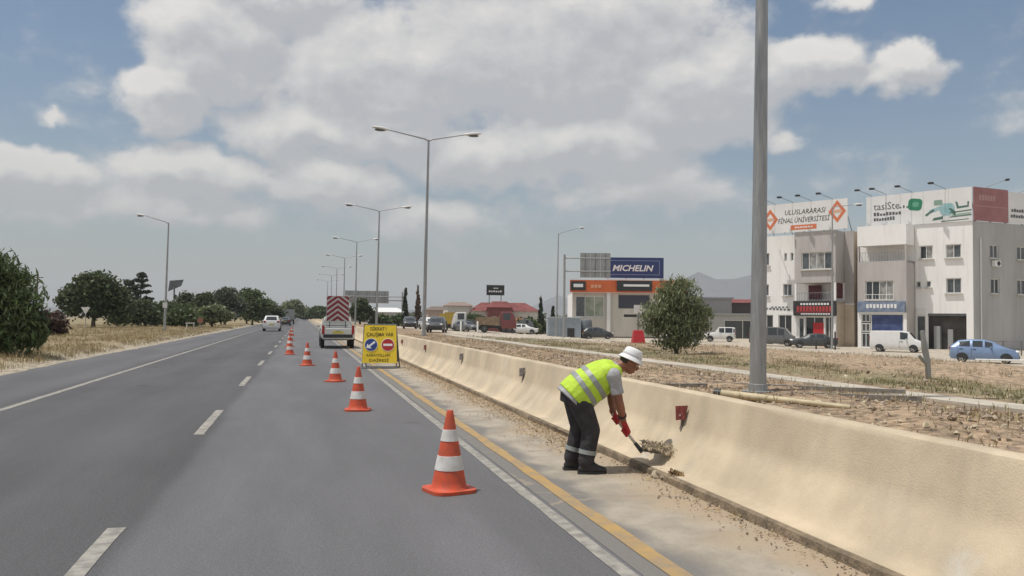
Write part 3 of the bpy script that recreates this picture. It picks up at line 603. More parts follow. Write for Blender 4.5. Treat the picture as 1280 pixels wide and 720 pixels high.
street_lamp('thick near lamp post rising out of the top of the picture behind the barrier', 8.62, 14.75, 13.9, AR, .16, .085, 'double arm street lamps behind the barrier', (.16, 0))
for k, (x, y, lab) in enumerate([(8.6, 61, 'nearest double arm street lamp seen whole, left of the cypresses'), (8.55, 101, 'second double arm street lamp, behind the yellow sign'), (8.6, 143, 'third double arm street lamp down the road'),
    (8.6, 185, 'fourth double arm street lamp down the road'), (8.6, 227, 'fifth double arm street lamp far down the road'), (8.6, 269, 'sixth double arm street lamp, tiny in the distance'), (8.6, 311, 'seventh and farthest double arm street lamp')]):
    street_lamp(lab, x, y, (14.35, 14.0, 13.9, 14, 14, 14, 14)[k], AR, .145, .075, 'double arm street lamps behind the barrier', (.16, 0) if k < 2 else (.05, 0), hs=1.4)
street_lamp('single arm street lamp on the dry left verge', -12.4, 83.6, 10.0, ((-1,.1,2.1),), .12, .06, None, (.12, 0), rise=.6)
part('notice_plate', MB().box(-.2, -.15, 2.05, .2, -.125, 2.55), lamp_white, [o for o in bpy.data.objects if o.name.startswith('street_lamp') and o['label'].startswith('single arm street lamp on the dry')][0])
street_lamp('single arm street lamp left of the tyre shop', 30.1, 98.3, 12.6, ((.96,.25,3.0),), .12, .055, None, (.18, 0), rise=.9)
street_lamp('slim single arm street lamp in front of the two white buildings', 47.6, 68.4, 13.2, ((.98,-.2,2.1),), .11, .05, None, (.1, 0), rise=.25, z=gz(47.6, 68.4))

# ------------------------------------------------------------------ the two white buildings
plaster = mat('white_plaster', (.87,.86,.845), .85, noise_amt=.04, noise_scale=.8, bump=.1, stretch=(1,1,.25))
plaster_grey = mat('grey_plaster', (.47,.445,.425), .85, noise_amt=.08, noise_scale=.8, stretch=(1,1,.3))
plaster_shaded = mat('shaded_side_plaster', (.42,.42,.415), .88, noise_amt=.12, noise_scale=.45, stretch=(1,1,.2))  # white plaster with the side wall's shade put into a darker colour
plaster_tan = mat('tan_plaster', (.62,.53,.42), .85, noise_amt=.08, noise_scale=.8)
interior = mat('room_interior', (.10,.095,.09), .9, noise_amt=.3, noise_scale=.6); sill_m = mat('stone_sill', (.56,.54,.5), .7); curtain = mat('curtain_glass', (.30,.30,.29), .35, noise_amt=.4, noise_scale=2.2)
frame_w = mat('white_window_frame', (.68,.68,.66), .45); board_w = mat('billboard_sheet', (.76,.755,.75), .55, noise_amt=.04, noise_scale=.5)
for m_ in (plaster, plaster_grey, plaster_shaded):
    t = m_.node_tree; bs = t.nodes['Principled BSDF']; src = bs.inputs['Base Color'].links[0].from_socket
    tcn = t.nodes.new('ShaderNodeTexCoord'); mp3 = t.nodes.new('ShaderNodeMapping'); mp3.inputs['Scale'].default_value = (2.2, 2.2, .12); t.links.new(tcn.outputs['Object'], mp3.inputs[0])
    nz = t.nodes.new('ShaderNodeTexNoise'); nz.inputs['Scale'].default_value = 1.3; nz.inputs['Detail'].default_value = 5; t.links.new(mp3.outputs[0], nz.inputs['Vector'])
    mg = t.nodes.new('ShaderNodeMix'); mg.data_type = 'RGBA'; mg.blend_type = 'MULTIPLY'; t.links.new(math_node(t, 'MULTIPLY', ramp(t, nz.outputs['Fac'],   .52, .72), .3), mg.inputs[0]); t.links.new(src, mg.inputs[6]); mg.inputs[7].default_value = (.72,.69,.64,1); t.links.new(mg.outputs[2], bs.inputs['Base Color'])
A0 = Vector((60.5, 65.4, 0)); D1 = Vector((-.530, .848, 0)); NF = Vector((-.848, -.530, 0)); D2 = Vector((.985, .17, 0)); NS = Vector((.17, -.985, 0))
def wall(mb, o, u, n, w, z0, z1, holes=(), depth=.25, mi=0, back=True):
    # wall in the plane through o along u (length w), facing n, with openings (u0,u1,z0,z1) cut through
    us = sorted({0, w, *[h[0] for h in holes], *[h[1] for h in holes]}); zs = sorted({z0, z1, *[h[2] for h in holes], *[h[3] for h in holes]})
    P = lambda a, z, k=0: Vector(o)+u*a+n*k+Vector((0,0,z))
    for i in range(len(us)-1):
        for j in range(len(zs)-1):
            ca, cz = (us[i]+us[i+1])/2, (zs[j]+zs[j+1])/2
            if any(h[0] < ca < h[1] and h[2] < cz < h[3] for h in holes): continue
            mb.add([P(us[i],zs[j]), P(us[i+1],zs[j]), P(us[i+1],zs[j+1]), P(us[i],zs[j+1])], [(0,1,2,3)], mi)
    for a, b_, c, d_ in holes:
        q = [(a,c),(b_,c),(b_,d_),(a,d_)]
        for k in range(4):
            s_, e_ = q[k], q[(k+1)%4]; mb.add([P(*s_), P(*e_), P(*e_,-depth), P(*s_,-depth)], [(0,1,2,3)], mi)
def window(o, u, n, hole, parent, sashes=2, pane_m=glass_grey, fm=None, sill=True, dep=.12):
    a, b_, c, d_ = hole; fm = fm or frame_w; z3 = Vector((0,0,1)); C0 = Vector(o)+u*((a+b_)/2)-n*dep+z3*((c+d_)/2); hw, hh = (b_-a)/2, (d_-c)/2; t = .045
    f = MB(); f.obox(C0-z3*(hh-t), u*hw, n*.035, z3*t); f.obox(C0+z3*(hh-t), u*hw, n*.035, z3*t)
    for s_ in (-1, 1): f.obox(C0+u*s_*(hw-t), u*t, n*.035, z3*(hh-2*t))
    for k in range(1, sashes): f.obox(C0+u*(-hw+2*hw*k/sashes), u*t*.8, n*.03, z3*(hh-2*t))
    w = part('window', f, fm, parent)
    for k in range(sashes):
        cx = -hw+2*hw*(k+.5)/sashes
        part('pane', MB().obox(C0+u*cx-n*(.03+.012*(k%2)), u*(hw/sashes), n*.008, z3*hh), pane_m[k%len(pane_m)] if isinstance(pane_m, list) else pane_m, w)
    if sill: part('sill', MB().obox(C0-z3*(hh+.04)+n*(dep+.06), u*(hw+.12), n*.13, z3*.045), sill_m, w)
    return w
def railing(mb, P, Q, h, n=12, r=.02):
    P, Q = Vector(P), Vector(Q); mb.tube([P+Vector((0,0,h)), Q+Vector((0,0,h))], r*1.2, 6); mb.tube([P+Vector((0,0,.08)), Q+Vector((0,0,.08))], r, 6)
    for k in range(n+1): p = P.lerp(Q, k/n); mb.tube([p, p+Vector((0,0,h))], r*.7, 4)
Z0 = -1.35
def P1(t, off=0, z=0): return A0+D1*t+NF*off+Vector((0,0,z))
def boxF(mb, t0, t1, o0, o1, z0, z1, mi=0):       # box in facade coordinates
    vs = [P1(t, o, z) for z in (z0, z1) for t, o in ((t0,o0),(t1,o0),(t1,o1),(t0,o1))]
    return mb.add(vs, [(0,1,2,3),(7,6,5,4),(0,4,5,1),(1,5,6,2),(2,6,7,3),(3,7,4,0)], mi)
GD = -D1   # left to right on the facade as seen from the road is -D1
# ---- right hand building
RB = thing('apartment_building', 'white corner building with open garage, blue shopfront and green lettered roof hoarding', 'building', tuple(P1(0)), 0)
def rp(name, mb, m, parent=None, **kw):
    o = part(name, mb, m, parent or RB, **kw)
    if parent is None: o.matrix_parent_inverse = Matrix.Translation(-Vector(RB.location))
    return o
TB = 10.7
H1 = [(1.0,2.35,7.75,9.05),(3.5,4.7,7.75,9.05),(1.0,2.35,4.4,5.85),(3.68,4.15,5.0,5.62),(4.6,5.05,5.0,5.62),(.6,4.0,Z0,2.5),(4.2,5.05,Z0,2.3)]
mb = MB(); o_w = P1(TB); conv = [(TB-b, TB-a, c, d) for a, b, c, d in H1]
wall(mb, o_w, GD, NF, TB, Z0, 11.15, conv); rp('front_wall', mb, plaster)
H2 = [(2.3,3.5,7.75,9.05),(6.1,7.4,7.75,9.05),(2.4,3.6,4.4,5.85),(6.1,7.4,4.4,5.85),(10,11.3,7.75,9.05),(10,11.3,4.4,5.85)]
mb = MB(); wall(mb, A0, D2, NS, 14, Z0, 11.15, H2); rp('side_wall', mb, plaster_shaded)
mb = MB(); back = [P1(TB), P1(TB)-NF*13, A0+D2*14]
mb.add([P1(0,0,11.1), P1(TB,0,11.1), P1(TB,-13,11.1), A0+D2*14+Vector((0,0,11.1))], [(0,1,2,3)])
for a, b in ((P1(TB), P1(TB,-13)), (P1(TB,-13), A0+D2*14)): mb.add([a+Vector((0,0,Z0)), b+Vector((0,0,Z0)), b+Vector((0,0,11.15)), a+Vector((0,0,11.15))], [(0,1,2,3)])
mb.add([P1(0,-.9,Z0), P1(TB,-.9,Z0), P1(TB,-.9,11), P1(0,-.9,11)], [(0,1,2,3)], 1)
sA = A0-NS*.9; mb.add([sA+D2*.6+Vector((0,0,Z0)), sA+D2*14+Vector((0,0,Z0)), sA+D2*14+Vector((0,0,11)), sA+D2*.6+Vector((0,0,11))], [(0,1,2,3)], 1)
rp('roof', mb, [plaster, interior])
for i, h in enumerate(conv[:5]): 
    w = window(o_w, GD, NF, h, RB, 1 if i > 2 else 2, [glass_dark, curtain] if i == 1 else ([curtain, glass_grey] if i == 0 else glass_grey)); w.matrix_parent_inverse = Matrix.Translation(-Vector(RB.location))
for i, h in enumerate(H2):
    w = window(A0, D2, NS, h, RB, 2, glass_dark if i == 2 else glass_grey); w.matrix_parent_inverse = Matrix.Translation(-Vector(RB.location))
# open garage: goods standing inside, glazed office door at its left
mb = MB(); boxF(mb, .6, 4.0, -.10, -.06, 2.28, 2.5); rp('shutter_box', mb, steel_dark)
w = window(o_w, GD, NF, conv[6], RB, 1, glass_grey, sill=False); w.name = 'office_door'; w.matrix_parent_inverse = Matrix.Translation(-Vector(RB.location))
mb = MB(); boxF(mb, 3.0, 3.55, -.75, -.3, Z0, 1.3); boxF(mb, 1.9, 2.35, -.8, -.4, Z0, 1.0); rp('store_cabinet', mb, mat('pale_cabinet', (.30,.31,.31), .5))
mb = MB(); boxF(mb, 4.15, 5.1, .02, .09, 2.42, 2.95); rp('door_sign', mb, white_paint)
# projecting bay: parapet, open balcony, grey band, window, shop sign and shop window
BT0, BT1, BO = 5.15, 9.8, 2.3
mb = MB(); o_b = P1(BT1, BO); bw = BT1-BT0
hB = [(.35,bw-.25,7.55,9.15),(.75,bw-1.2,3.75,5.65),(.35,bw-.3,Z0+.45,2.42)]
wall(mb, o_b, GD, NF, bw, 9.12, 11.05, (), .25); boxF(mb, BT0, BT1, 0, BO, 9.10, 9.12); wall(mb, P1(BT0,BO), -NF, GD, BO, 9.12, 11.05); wall(mb, P1(BT1,0), NF, D1, BO, 9.12, 11.05)
rp('balcony_parapet', mb, plaster)
mb = MB(); wall(mb, o_b, GD, NF, bw, 2.55, 7.55, hB[1:2], .3); wall(mb, P1(BT0,BO), -NF, GD, BO, Z0, 7.55); wall(mb, P1(BT1,0), NF, D1, BO, Z0, 7.55); boxF(mb, BT0, BT1, .01, BO-.3, 7.36, 7.53)
for t_ in (BT0+.0, BT1-.16): boxF(mb, t_, t_+.16, BO-.3, BO-.02, 7.55, 9.10)
rp('bay_wall', mb, plaster_grey)
mb = MB(); wall(mb, o_b, GD, NF, bw, Z0, 2.55, hB[2:3], .3); boxF(mb, BT0+.3, BT1-.3, .4, .45, Z0, 7.3, 1); rp('shop_wall', mb, [plaster, interior])
mb = MB(); railing(mb, P1(BT0+.2,BO-.1,7.55), P1(BT1-.2,BO-.1,7.55), .9, 16); rp('balcony_railing', mb, steel_dark)
for t0, t1, pm in ((5.9,7.3,glass_dark),(7.7,8.5,curtain),(8.9,9.5,glass_dark)):
    w = window(P1(t1,.06), GD, NF, (0,t1-t0,7.56,8.95), RB, 2, pm, sill=False); w.name = 'balcony_door'; w.matrix_parent_inverse = Matrix.Translation(-Vector(RB.location))
w = window(o_b, GD, NF, hB[1], RB, 4, [glass_dark, glass_dark, curtain, curtain]); w.matrix_parent_inverse = Matrix.Translation(-Vector(RB.location))
mb = MB(); railing(mb, P1(BT1-.75,BO+.08,3.75), P1(BT0+1.2,BO+.08,3.75), .55, 8); rp('window_railing', mb, white_paint)
blue_print = mat('blue_shop_print', (.075,.11,.24), .35, noise_scale=1.3, col2=(.025,.045,.15)); blue_pale = mat('pale_blue_sign', (.24,.29,.38), .5, noise_scale=2.5, col2=(.13,.17,.27))
w = window(o_b, GD, NF, (1.25,bw-.3,Z0+.45,2.42), RB, 1, blue_print, sill=False); w.name = 'shop_window'; w.matrix_parent_inverse = Matrix.Translation(-Vector(RB.location))
for q in ((.35,1.2,Z0+.45,.55),(.35,1.2,.65,1.5),(.35,1.2,1.6,2.42)):
    w = window(o_b, GD, NF, q, RB, 2, glass_grey, sill=False); w.name = 'shop_door'; w.matrix_parent_inverse = Matrix.Translation(-Vector(RB.location))
mb = MB(); boxF(mb, BT0+.1, BT1-.05, BO+.02, BO+.22, 2.62, 3.62); sg = one('shop_sign', mb, blue_pale, 'pale blue shop sign with white lettering over the blue shopfront', 'sign')
mb = MB()
for k in range(9): boxF(mb, 6.0+k*.33, 6.22+k*.33, BO+.222, BO+.24, 2.95+.05*(k%2), 3.36)
part('lettering', mb, white_print, sg)
mb = MB(); boxF(mb, BT0+.2, BT1-.2, BO+.02, BO+.12, 2.44, 2.60); part('light_strip', mb, white_print, sg)
# rain pipe, air conditioner under the side window
mb = MB(); p = A0+D2*.95+NS*.07; mb.tube([p+Vector((0,0,Z0)), p+Vector((0,0,9.6))], .06, 8); rp('rain_pipe', mb, white_paint)
mb = MB(); boxF(mb, 5.02, 5.09, .02, .09, Z0, 11.0); rp('rain_pipe', mb, white_paint)
ac = A0+D2*2.9+NS*.22+Vector((0,0,7.25)); mb = MB(); mb.obox(ac, D2*.42, NS*.17, Vector((0,0,.28))); acu = rp('air_conditioner', mb, white_paint)
mb = MB(); mb.lathe([(.22,0),(.22,.02),(.05,.025)], 16, M=frame_M(ac+NS*.172+D2*.1, D2, (0,0,1))); part('fan_grille', mb, dark_plastic, acu); acu.children[0].matrix_parent_inverse = Matrix()
# ---- left hand building
LB = thing('apartment_building', 'white and grey three storey building with dark red shopfront behind the slim lamp post', 'building', tuple(P1(12)), 0)
def lp(name, mb, m): o = part(name, mb, m, LB); o.matrix_parent_inverse = Matrix.Translation(-Vector(LB.location)); return o
def fixp(o, B=LB): o.matrix_parent_inverse = Matrix.Translation(-Vector(B.location)); return o
LT0, LT1 = 11.05, 21.75
HL = [(17.75,18.75,4.35,5.65),(20.4,21.3,4.35,5.65),(20.35,21.35,7.7,9.1),(18.3,18.62,8.1,9.0),(17.55,17.9,8.1,9.0),(17.75,19.3,Z0,2.3),(19.9,21.5,Z0,2.3)]
o_l = P1(LT1); cl = [(LT1-b, LT1-a, c, d) for a, b, c, d in HL]
mb = MB(); wall(mb, o_l, GD, NF, LT1-LT0, Z0, 10.9, cl); lp('front_wall', mb, plaster)
for i, h in enumerate(cl): fixp(window(o_l, GD, NF, h, LB, 1 if i in (3,4) else 2, glass_dark if i > 4 else glass_grey, sill=i < 3))
mb = MB(); wall(mb, P1(LT0), -NF, GD, 12, Z0, 10.9); lp('side_wall', mb, plaster_tan)
lp('corner_wall', boxF(MB(), LT0-.02, 11.98, .003, .12, 3.5, 10.95), plaster_grey); lp('corner_wall', boxF(MB(), LT0-.02, 11.98, .003, .12, Z0, 3.35), plaster_tan); lp('string_course', boxF(MB(), LT0-.04, 11.98, .003, .16, 3.36, 3.49), plaster)
mb = MB(); mb.add([P1(LT0,0,10.85), P1(LT1,0,10.85), P1(LT1,-12,10.85), P1(LT0,-12,10.85)], [(0,1,2,3)])
for a, b in ((P1(LT1), P1(LT1,-12)), (P1(LT1,-12), P1(LT0,-12))): mb.add([a+Vector((0,0,Z0)), b+Vector((0,0,Z0)), b+Vector((0,0,10.9)), a+Vector((0,0,10.9))], [(0,1,2,3)])
mb.add([P1(LT0,-.9,Z0), P1(LT1,-.9,Z0), P1(LT1,-.9,10.8), P1(LT0,-.9,10.8)], [(0,1,2,3)], 1); lp('roof', mb, [plaster, interior])
CT0, CT1 = 12.0, 16.35; cw = CT1-CT0; o_c = P1(CT1, BO)
mb = MB(); hC = [(.75,cw-.35,6.95,8.75)]
wall(mb, o_c, GD, NF, cw, 5.75, 10.9, hC, .3); wall(mb, P1(CT0,BO), -NF, GD, BO, 5.75, 10.9); wall(mb, P1(CT1,0), NF, D1, BO, 5.75, 10.9); boxF(mb, CT0, CT1, 0, BO, 5.60, 5.745); boxF(mb, CT0, CT1, .01, BO-.01, 3.55, 3.75)
lp('bay_wall', mb, plaster_grey)
fixp(window(o_c, GD, NF, hC[0], LB, 4, [glass_grey, curtain, curtain, glass_grey]))
red_shade = mat('dark_red_blind', (.115,.035,.045), .8, noise_amt=.3, noise_scale=2); mb = MB()
boxF(mb, 14.2, 15.6, .6, .64, 3.76, 5.4); lp('red_blind', mb, red_shade); lp('red_blind', boxF(MB(), CT0+.1, CT0+.14, .3, BO-.2, 4.0, 5.55), red_shade)
mb = MB(); boxF(mb, CT0, CT0+.2, BO-.22, BO-.02, Z0, 5.60); boxF(mb, CT1-.2, CT1, BO-.22, BO-.02, Z0, 5.60); lp('bay_column', mb, plaster)
mb = MB(); railing(mb, P1(CT0+.2,BO-.1,3.75), P1(CT1-.2,BO-.1,3.75), .8, 14); lp('balcony_railing', mb, steel_dark)
mb = MB(); wall(mb, P1(CT1-.2, BO-.15), GD, NF, cw-.4, Z0, 2.2, [(.15,.75,Z0,2.0),(.85,cw-1.5,Z0+.1,2.1),(cw-1.4,cw-.55,Z0+.1,2.1)], .15); lp('shop_wall', mb, plaster)
for q, pm in (((.15,.75,Z0,2.0),glass_grey),((.85,cw-1.5,Z0+.1,2.1),glass_dark),((cw-1.4,cw-.55,Z0+.1,2.1),glass_dark)): fixp(window(P1(CT1-.2,BO-.15), GD, NF, q, LB, 2 if pm is glass_dark else 1, pm, sill=False)).name = 'shop_window'
mb = MB(); boxF(mb, 13.3, 14.45, BO-.24, BO-.2, Z0+.3, 1.5); lp('red_poster', mb, red_plain)
mb = MB(); wall(mb, P1(CT0,BO-.25), -NF, GD, BO-.3, Z0, 3.5); boxF(mb, CT0-.05, CT0+.0, .0, BO-.2, 2.3, 2.6); lp('shop_side_wall', mb, plaster_tan)
mb = MB(); boxF(mb, CT0-.1, CT1+.05, BO+.0, BO+.22, 2.2, 3.72); sg = one('shop_sign', mb, mat('dark_sign', (.03,.03,.032), .5), 'black shop sign with red letter band over the red shopfront', 'sign')
mb = MB(); boxF(mb, CT0+.2, CT1-.25, BO+.222, BO+.235, 2.55, 2.62)
for k in range(11): boxF(mb, CT0+.35+k*.34, CT0+.6+k*.34, BO+.222, BO+.24, 2.68, 3.18)
part('lettering', mb, mat('red_lettering', (.42,.05,.05), .5), sg)
mb = MB()
for k in range(10): boxF(mb, CT0+.6+k*.31, CT0+.82+k*.31, BO+.222, BO+.24, 3.3, 3.5)
for k in range(12): boxF(mb, CT0+.5+k*.26, CT0+.7+k*.26, BO+.222, BO+.24, 2.32, 2.45)
part('lettering', mb, white_print, sg)
mb = MB()
for k in range(8): boxF(mb, 18.0+k*.42, 18.28+k*.42, .003, .02, 2.75+.02*k, 2.95+.02*k)
for k in range(5): boxF(mb, 18.2+k*.42, 18.45+k*.42, .003, .02, 3.05, 3.2)
lp('wall_lettering', mb, steel_dark)
# ---- roof hoardings and their floodlights
def floodlight(P, d, parent, Lg=1.5, up=.55):
    P = Vector(P); d = Vector(d); e = P+d*Lg+Vector((0,0,up)); mb = MB(); mb.tube([P, P+d*.2+Vector((0,0,.12)), e], .025, 6); f = part('floodlight', mb, steel_dark, parent)
    part('lamp', MB().obox(e+d*.12, d*.17, d.cross(Vector((0,0,1)))*.22, Vector((0,0,.08))+d*.03), dark_plastic, f)
H_ = thing('roof_hoarding', 'white roof hoarding with dark university lettering between two orange diamond emblems', 'billboard', (0,0,0))
off = BO+.05; T0, T1 = 10.7, 19.95
mb = MB(); boxF(mb, T0, T1, off, off+.10, 10.95, 14.0); part('sheet', mb, board_w, H_)
mb = MB()
for k in range(5):
    t_ = T0+.4+k*(T1-T0-.8)/4; boxF(mb, t_-.05, t_+.05, off-.2, off-.02, 10.9, 13.9); mb.tube([P1(t_, off-.1, 13.6), P1(t_, off-1.9, 10.9)], .04, 6)
part('support_frame', mb, steel_dark, H_)
def FM(t, z, off_): return frame_M(P1(t, off_, z), GD, (0,0,1))
f_ = off+.105
text_mesh('lettering', 'ULUSLARARASI', .74, black_print, H_, FM(15.2, 13.0, f_), shear=.22, width=4.4)
text_mesh('lettering', 'F\u0130NAL \u00dcN\u0130VERS\u0130TES\u0130', .74, black_print, H_, FM(15.35, 12.15, f_), shear=.22, width=5.6)
orange = mat('orange_print', (.66,.19,.09), .5)
mb = MB(); boxF(mb, 13.9, 16.7, f_-.002, f_+.004, 11.16, 11.66); part('orange_panel', mb, orange, H_)
mb = MB()
for k in range(7): boxF(mb, 14.35+k*.28, 14.54+k*.28, f_+.004, f_+.008, 11.33, 11.48)
part('lettering', mb, white_print, H_)
def diamond(t, z):
    M_ = FM(t, z, f_); mb = MB(); a = 1.15; w_ = .42; K = .78
    for (x0,y0),(x1,y1) in (((0,a),(a*K,0)),((a*K,0),(0,-a)),((0,-a),(-a*K,0)),((-a*K,0),(0,a))):
        mb.prism([(x0,y0),(x0*(1-w_),y0*(1-w_)),(x1*(1-w_),y1*(1-w_)),(x1,y1)], -.002, .006, M=M_)
    e = part('emblem', mb, orange, H_); part('emblem_core', MB().prism([(-.42,-.17),(.42,-.1),(.42,.2),(-.42,.13)], .0, .01, M=M_), mat('pale_orange', (.7,.42,.3), .5), e)
diamond(19.0, 12.4); diamond(11.75, 12.75)
for t_ in (12.2, 14.4, 16.4, 18.4): floodlight(P1(t_, off, 14.0), (NF*.8-GD*.6), H_)
HR = thing('roof_hoarding', 'white roof hoarding with green signs and dark lettering along the front of the corner building', 'billboard', (0,0,0))
fo = .04; mb = MB(); mb2 = MB()
edges_t = [0.0, 2.05, 4.3, 6.45, 7.75, 9.75]
for k in range(5): part('panel', (lambda q: boxF(q, edges_t[k]+.012, edges_t[k+1]-.012, fo, fo+.08, 11.15 if k < 3 else 11.0, 14.35-.03*k))(MB()), board_w, HR)
for k in range(6):
    t_ = min(9.5, edges_t[k]+.2); boxF(mb, t_-.05, t_+.05, -.2, -.0, 11.12, 14.0); mb.tube([P1(t_, -.1, 13.6), P1(t_, -1.9, 11.1)], .04, 6)
part('support_frame', mb, steel_dark, HR); f2 = fo+.084
grey_print = mat('grey_print', (.10,.11,.115), .6); green_print = mat('green_print', (.03,.22,.12), .5); aqua = mat('aqua_print', (.25,.47,.50), .5, noise_scale=1.5, col2=(.42,.56,.58)); dkgreen = mat('dark_green_print', (.07,.16,.13), .6)
text_mesh('lettering', 'taslSte', 1.05, grey_print, HR, FM(7.75, 13.15, f2), width=2.5)
mb = MB()
for k in range(4): boxF(mb, 6.35-k*.32, 6.5-k*.32, f2, f2+.006, 12.85, 13.0+.12*(k%2))
part('lettering', mb, grey_print, HR)
mb = MB(); r = random.Random(2)
for row, (z_, n_, w_) in enumerate(((12.35,9,.3),(11.85,8,.26))):
    for k in range(n_): h_ = r.uniform(.2,.36); boxF(mb, 9.0-k*w_-w_*.75, 9.0-k*w_, f2, f2+.006, z_-.1, z_-.1+h_)
part('lettering', mb, grey_print, HR)
def rounded(w, h, rr, n=5, sk=0): return [(x+sk*y, y) for x, y in [(sx_*(w/2-rr)+rr*cos(a), sy_*(h/2-rr)+rr*sin(a)) for sx_, sy_, a0 in ((1,1,0),(-1,1,pi/2),(-1,-1,pi),(1,-1,1.5*pi)) for a in [a0+pi/2*i/n for i in range(n+1)]]]
mb = MB().prism(rounded(1.3,1.15,.35), -.002, .008, M=FM(5.05,13.1,f2) @ Matrix.Rotation(-.15,4,'Z')); e = part('emblem', mb, green_print, HR); part('emblem_core', MB().prism(rounded(.6,.5,.2), .0, .012, M=FM(5.0,13.1,f2)), mat('light_green', (.12,.36,.24), .5), e)
mb = MB(); mb.prism(rounded(.75,.5,.08), -.002, .008, M=FM(2.95,13.1,f2)); part('emblem', mb, mat('green_grey', (.24,.36,.29), .6), HR)
mb = MB(); mb.prism(rounded(1.35,1.2,.5), -.002, .006, M=FM(2.15,12.4,f2)); mb.prism(rounded(1.6,.35,.15), -.004, .004, M=FM(3.0,12.5,f2) @ Matrix.Rotation(.3,4,'Z')); part('painted_panel', mb, aqua, HR)
mb = MB(); mb.prism([(-.45,-.15),(-.1,.1),(.3,.35),(.45,.2),(.0,-.05),(-.3,-.3)], 0, .01, M=FM(3.7,12.15,f2)); mb.prism([(-.5,-.25),(.45,-.15),(.5,.25),(.38,.1),(-.35,0)], 0, .01, M=FM(3.0,11.65,f2)); mb.prism([(-.3,.4),(.3,-.45),(.35,.0),(.0,.35)], .0, .012, M=FM(1.75,12.1,f2))
mb.prism([(-.7,.4),(-.55,-.3),(.45,-.2),(.5,.3),(.35,.3),(.35,-.05),(-.4,-.1),(-.5,.3)], 0, .012, M=FM(.75,12.7,f2)); mb.prism([(-1,-.05),(.9,.1),(.9,.2),(-1,.05)], 0, .012, M=FM(.95,12.05,f2)); mb.prism([(-1,-.05),(.9,.05),(.9,.13),(-1,.03)], 0, .012, M=FM(.95,11.65,f2)); mb.prism([(-1.5,-.04),(.9,.06),(.9,.12),(-1.5,.03)], 0, .012, M=FM(1.2,11.28,f2))
part('lettering', mb, dkgreen, HR)
mb = MB(); mb.prism([(-.8,-.1),(.85,.0),(.85,.16),(-.8,.08)], 0, .008, M=FM(.95,11.82,f2)); part('green_strip', mb, mat('pale_green_print', (.33,.46,.38), .6), HR)
for t_ in (.9+1.35, 5.3, 7.75, 9.2): floodlight(P1(t_, fo, 14.3), (NF*.8-GD*.6), HR)
HS = thing('roof_hoarding', 'faded red roof hoarding beside a white sheet on the shaded side of the corner building', 'billboard', (0,0,0))
def boxS(mb, s0, s1, o0, o1, z0, z1):
    vs = [A0+D2*s+NS*o+Vector((0,0,z)) for z in (z0,z1) for s, o in ((s0,o0),(s1,o0),(s1,o1),(s0,o1))]
    return mb.add(vs, [(3,2,1,0),(4,5,6,7),(1,5,4,0),(2,6,5,1),(3,7,6,2),(0,4,7,3)])
part('panel', boxS(MB(), .03, 4.75, .04, .12, 11.2, 14.35), mat('faded_red_sheet', (.34,.15,.15), .6, noise_amt=.12, noise_scale=.8), HS)
part('panel', boxS(MB(), 4.8, 10.5, .04, .12, 11.2, 14.2), board_w, HS)
mb = boxS(MB(), .15, 4.6, .122, .126, 12.55, 12.62)
for k in range(6): boxS(mb, .75+k*.38, 1.02+k*.38, .122, .128, 13.15, 13.65)
part('lettering', mb, mat('pale_red_print', (.45,.27,.26), .6), HS)
for s0_, z_ in ((5.2, 12.3), (5.1, 11.75)):
    mb = MB()
    for k in range(9): boxS(mb, s0_+k*.36, s0_+.29+k*.36, .122, .128, z_, z_+.26+.06*(k%3 == 1))
    part('lettering', mb, grey_print, HS)
mb = MB()
for s_ in (.4, 2.5, 4.6, 7, 9.8): boxS(mb, s_-.05, s_+.05, -.2, 0, 11.1, 14.0)
part('support_frame', mb, steel_dark, HS)
floodlight(A0+D2*1.6+NS*.1+Vector((0,0,14.3)), (NS*.75+D2*.66), HS, 1.7, .7); floodlight(A0+D2*6.4+NS*.1+Vector((0,0,14.2)), (NS*.75+D2*.66), HS, 1.7, .7)
# dark railing in front of the shaded side wall
rl = MB(); rr_ = thing('metal_railing', 'dark metal railing in front of the shaded side wall behind the blue car', 'railing', (0,0,0))
g0 = Vector((52.4, 55.5, -1.0)); u_ = Vector((.93,-.36,0))
for k in range(3): part('post', MB().tube([g0+u_*k*1.35+Vector((0,0,-.2)), g0+u_*k*1.35+Vector((0,0,1.25))], .05, 8), steel_dark, rr_)
for z_ in (1.2, .65): part('rail', MB().tube([g0+Vector((0,0,z_)), g0+u_*2.7+Vector((0,0,z_))], .028, 6), steel_dark, rr_)
# ---- tyre shop with orange fascia
Vx = Vector((.97,-.242,0)); Vn = Vector((-.242,-.97,0)); O = Vector((35.85,109.7,0)); TZ = -.75
TS = thing('tyre_shop', 'white single storey shop with orange fascia and dark roof sign panels behind the green tree', 'building', tuple(O), 0)
def tp(name, mb, m, parent=TS): o = part(name, mb, m, parent); (parent is TS) and setattr(o, 'matrix_parent_inverse', Matrix.Translation(-O)); return o
def boxT(mb, a, b, o0, o1, z0, z1, mi=0):
    vs = [O+Vx*s+Vn*o+Vector((0,0,z)) for z in (z0,z1) for s, o in ((a,o1),(b,o1),(b,o0),(a,o0))]
    return mb.add(vs, [(3,2,1,0),(4,5,6,7),(0,1,5,4),(1,2,6,5),(2,3,7,6),(3,0,4,7)], mi)
hT = [(.45,4.35,1.9,4.75),(6.3,10.6,3.1,5.0)]
mb = MB(); wall(mb, O, Vx, Vn, 15.5, TZ, 5.25, hT, .2); tp('front_wall', mb, mat('cream_plaster', (.55,.525,.46), .85, noise_amt=.12, noise_scale=.5, stretch=(1,1,.2)))
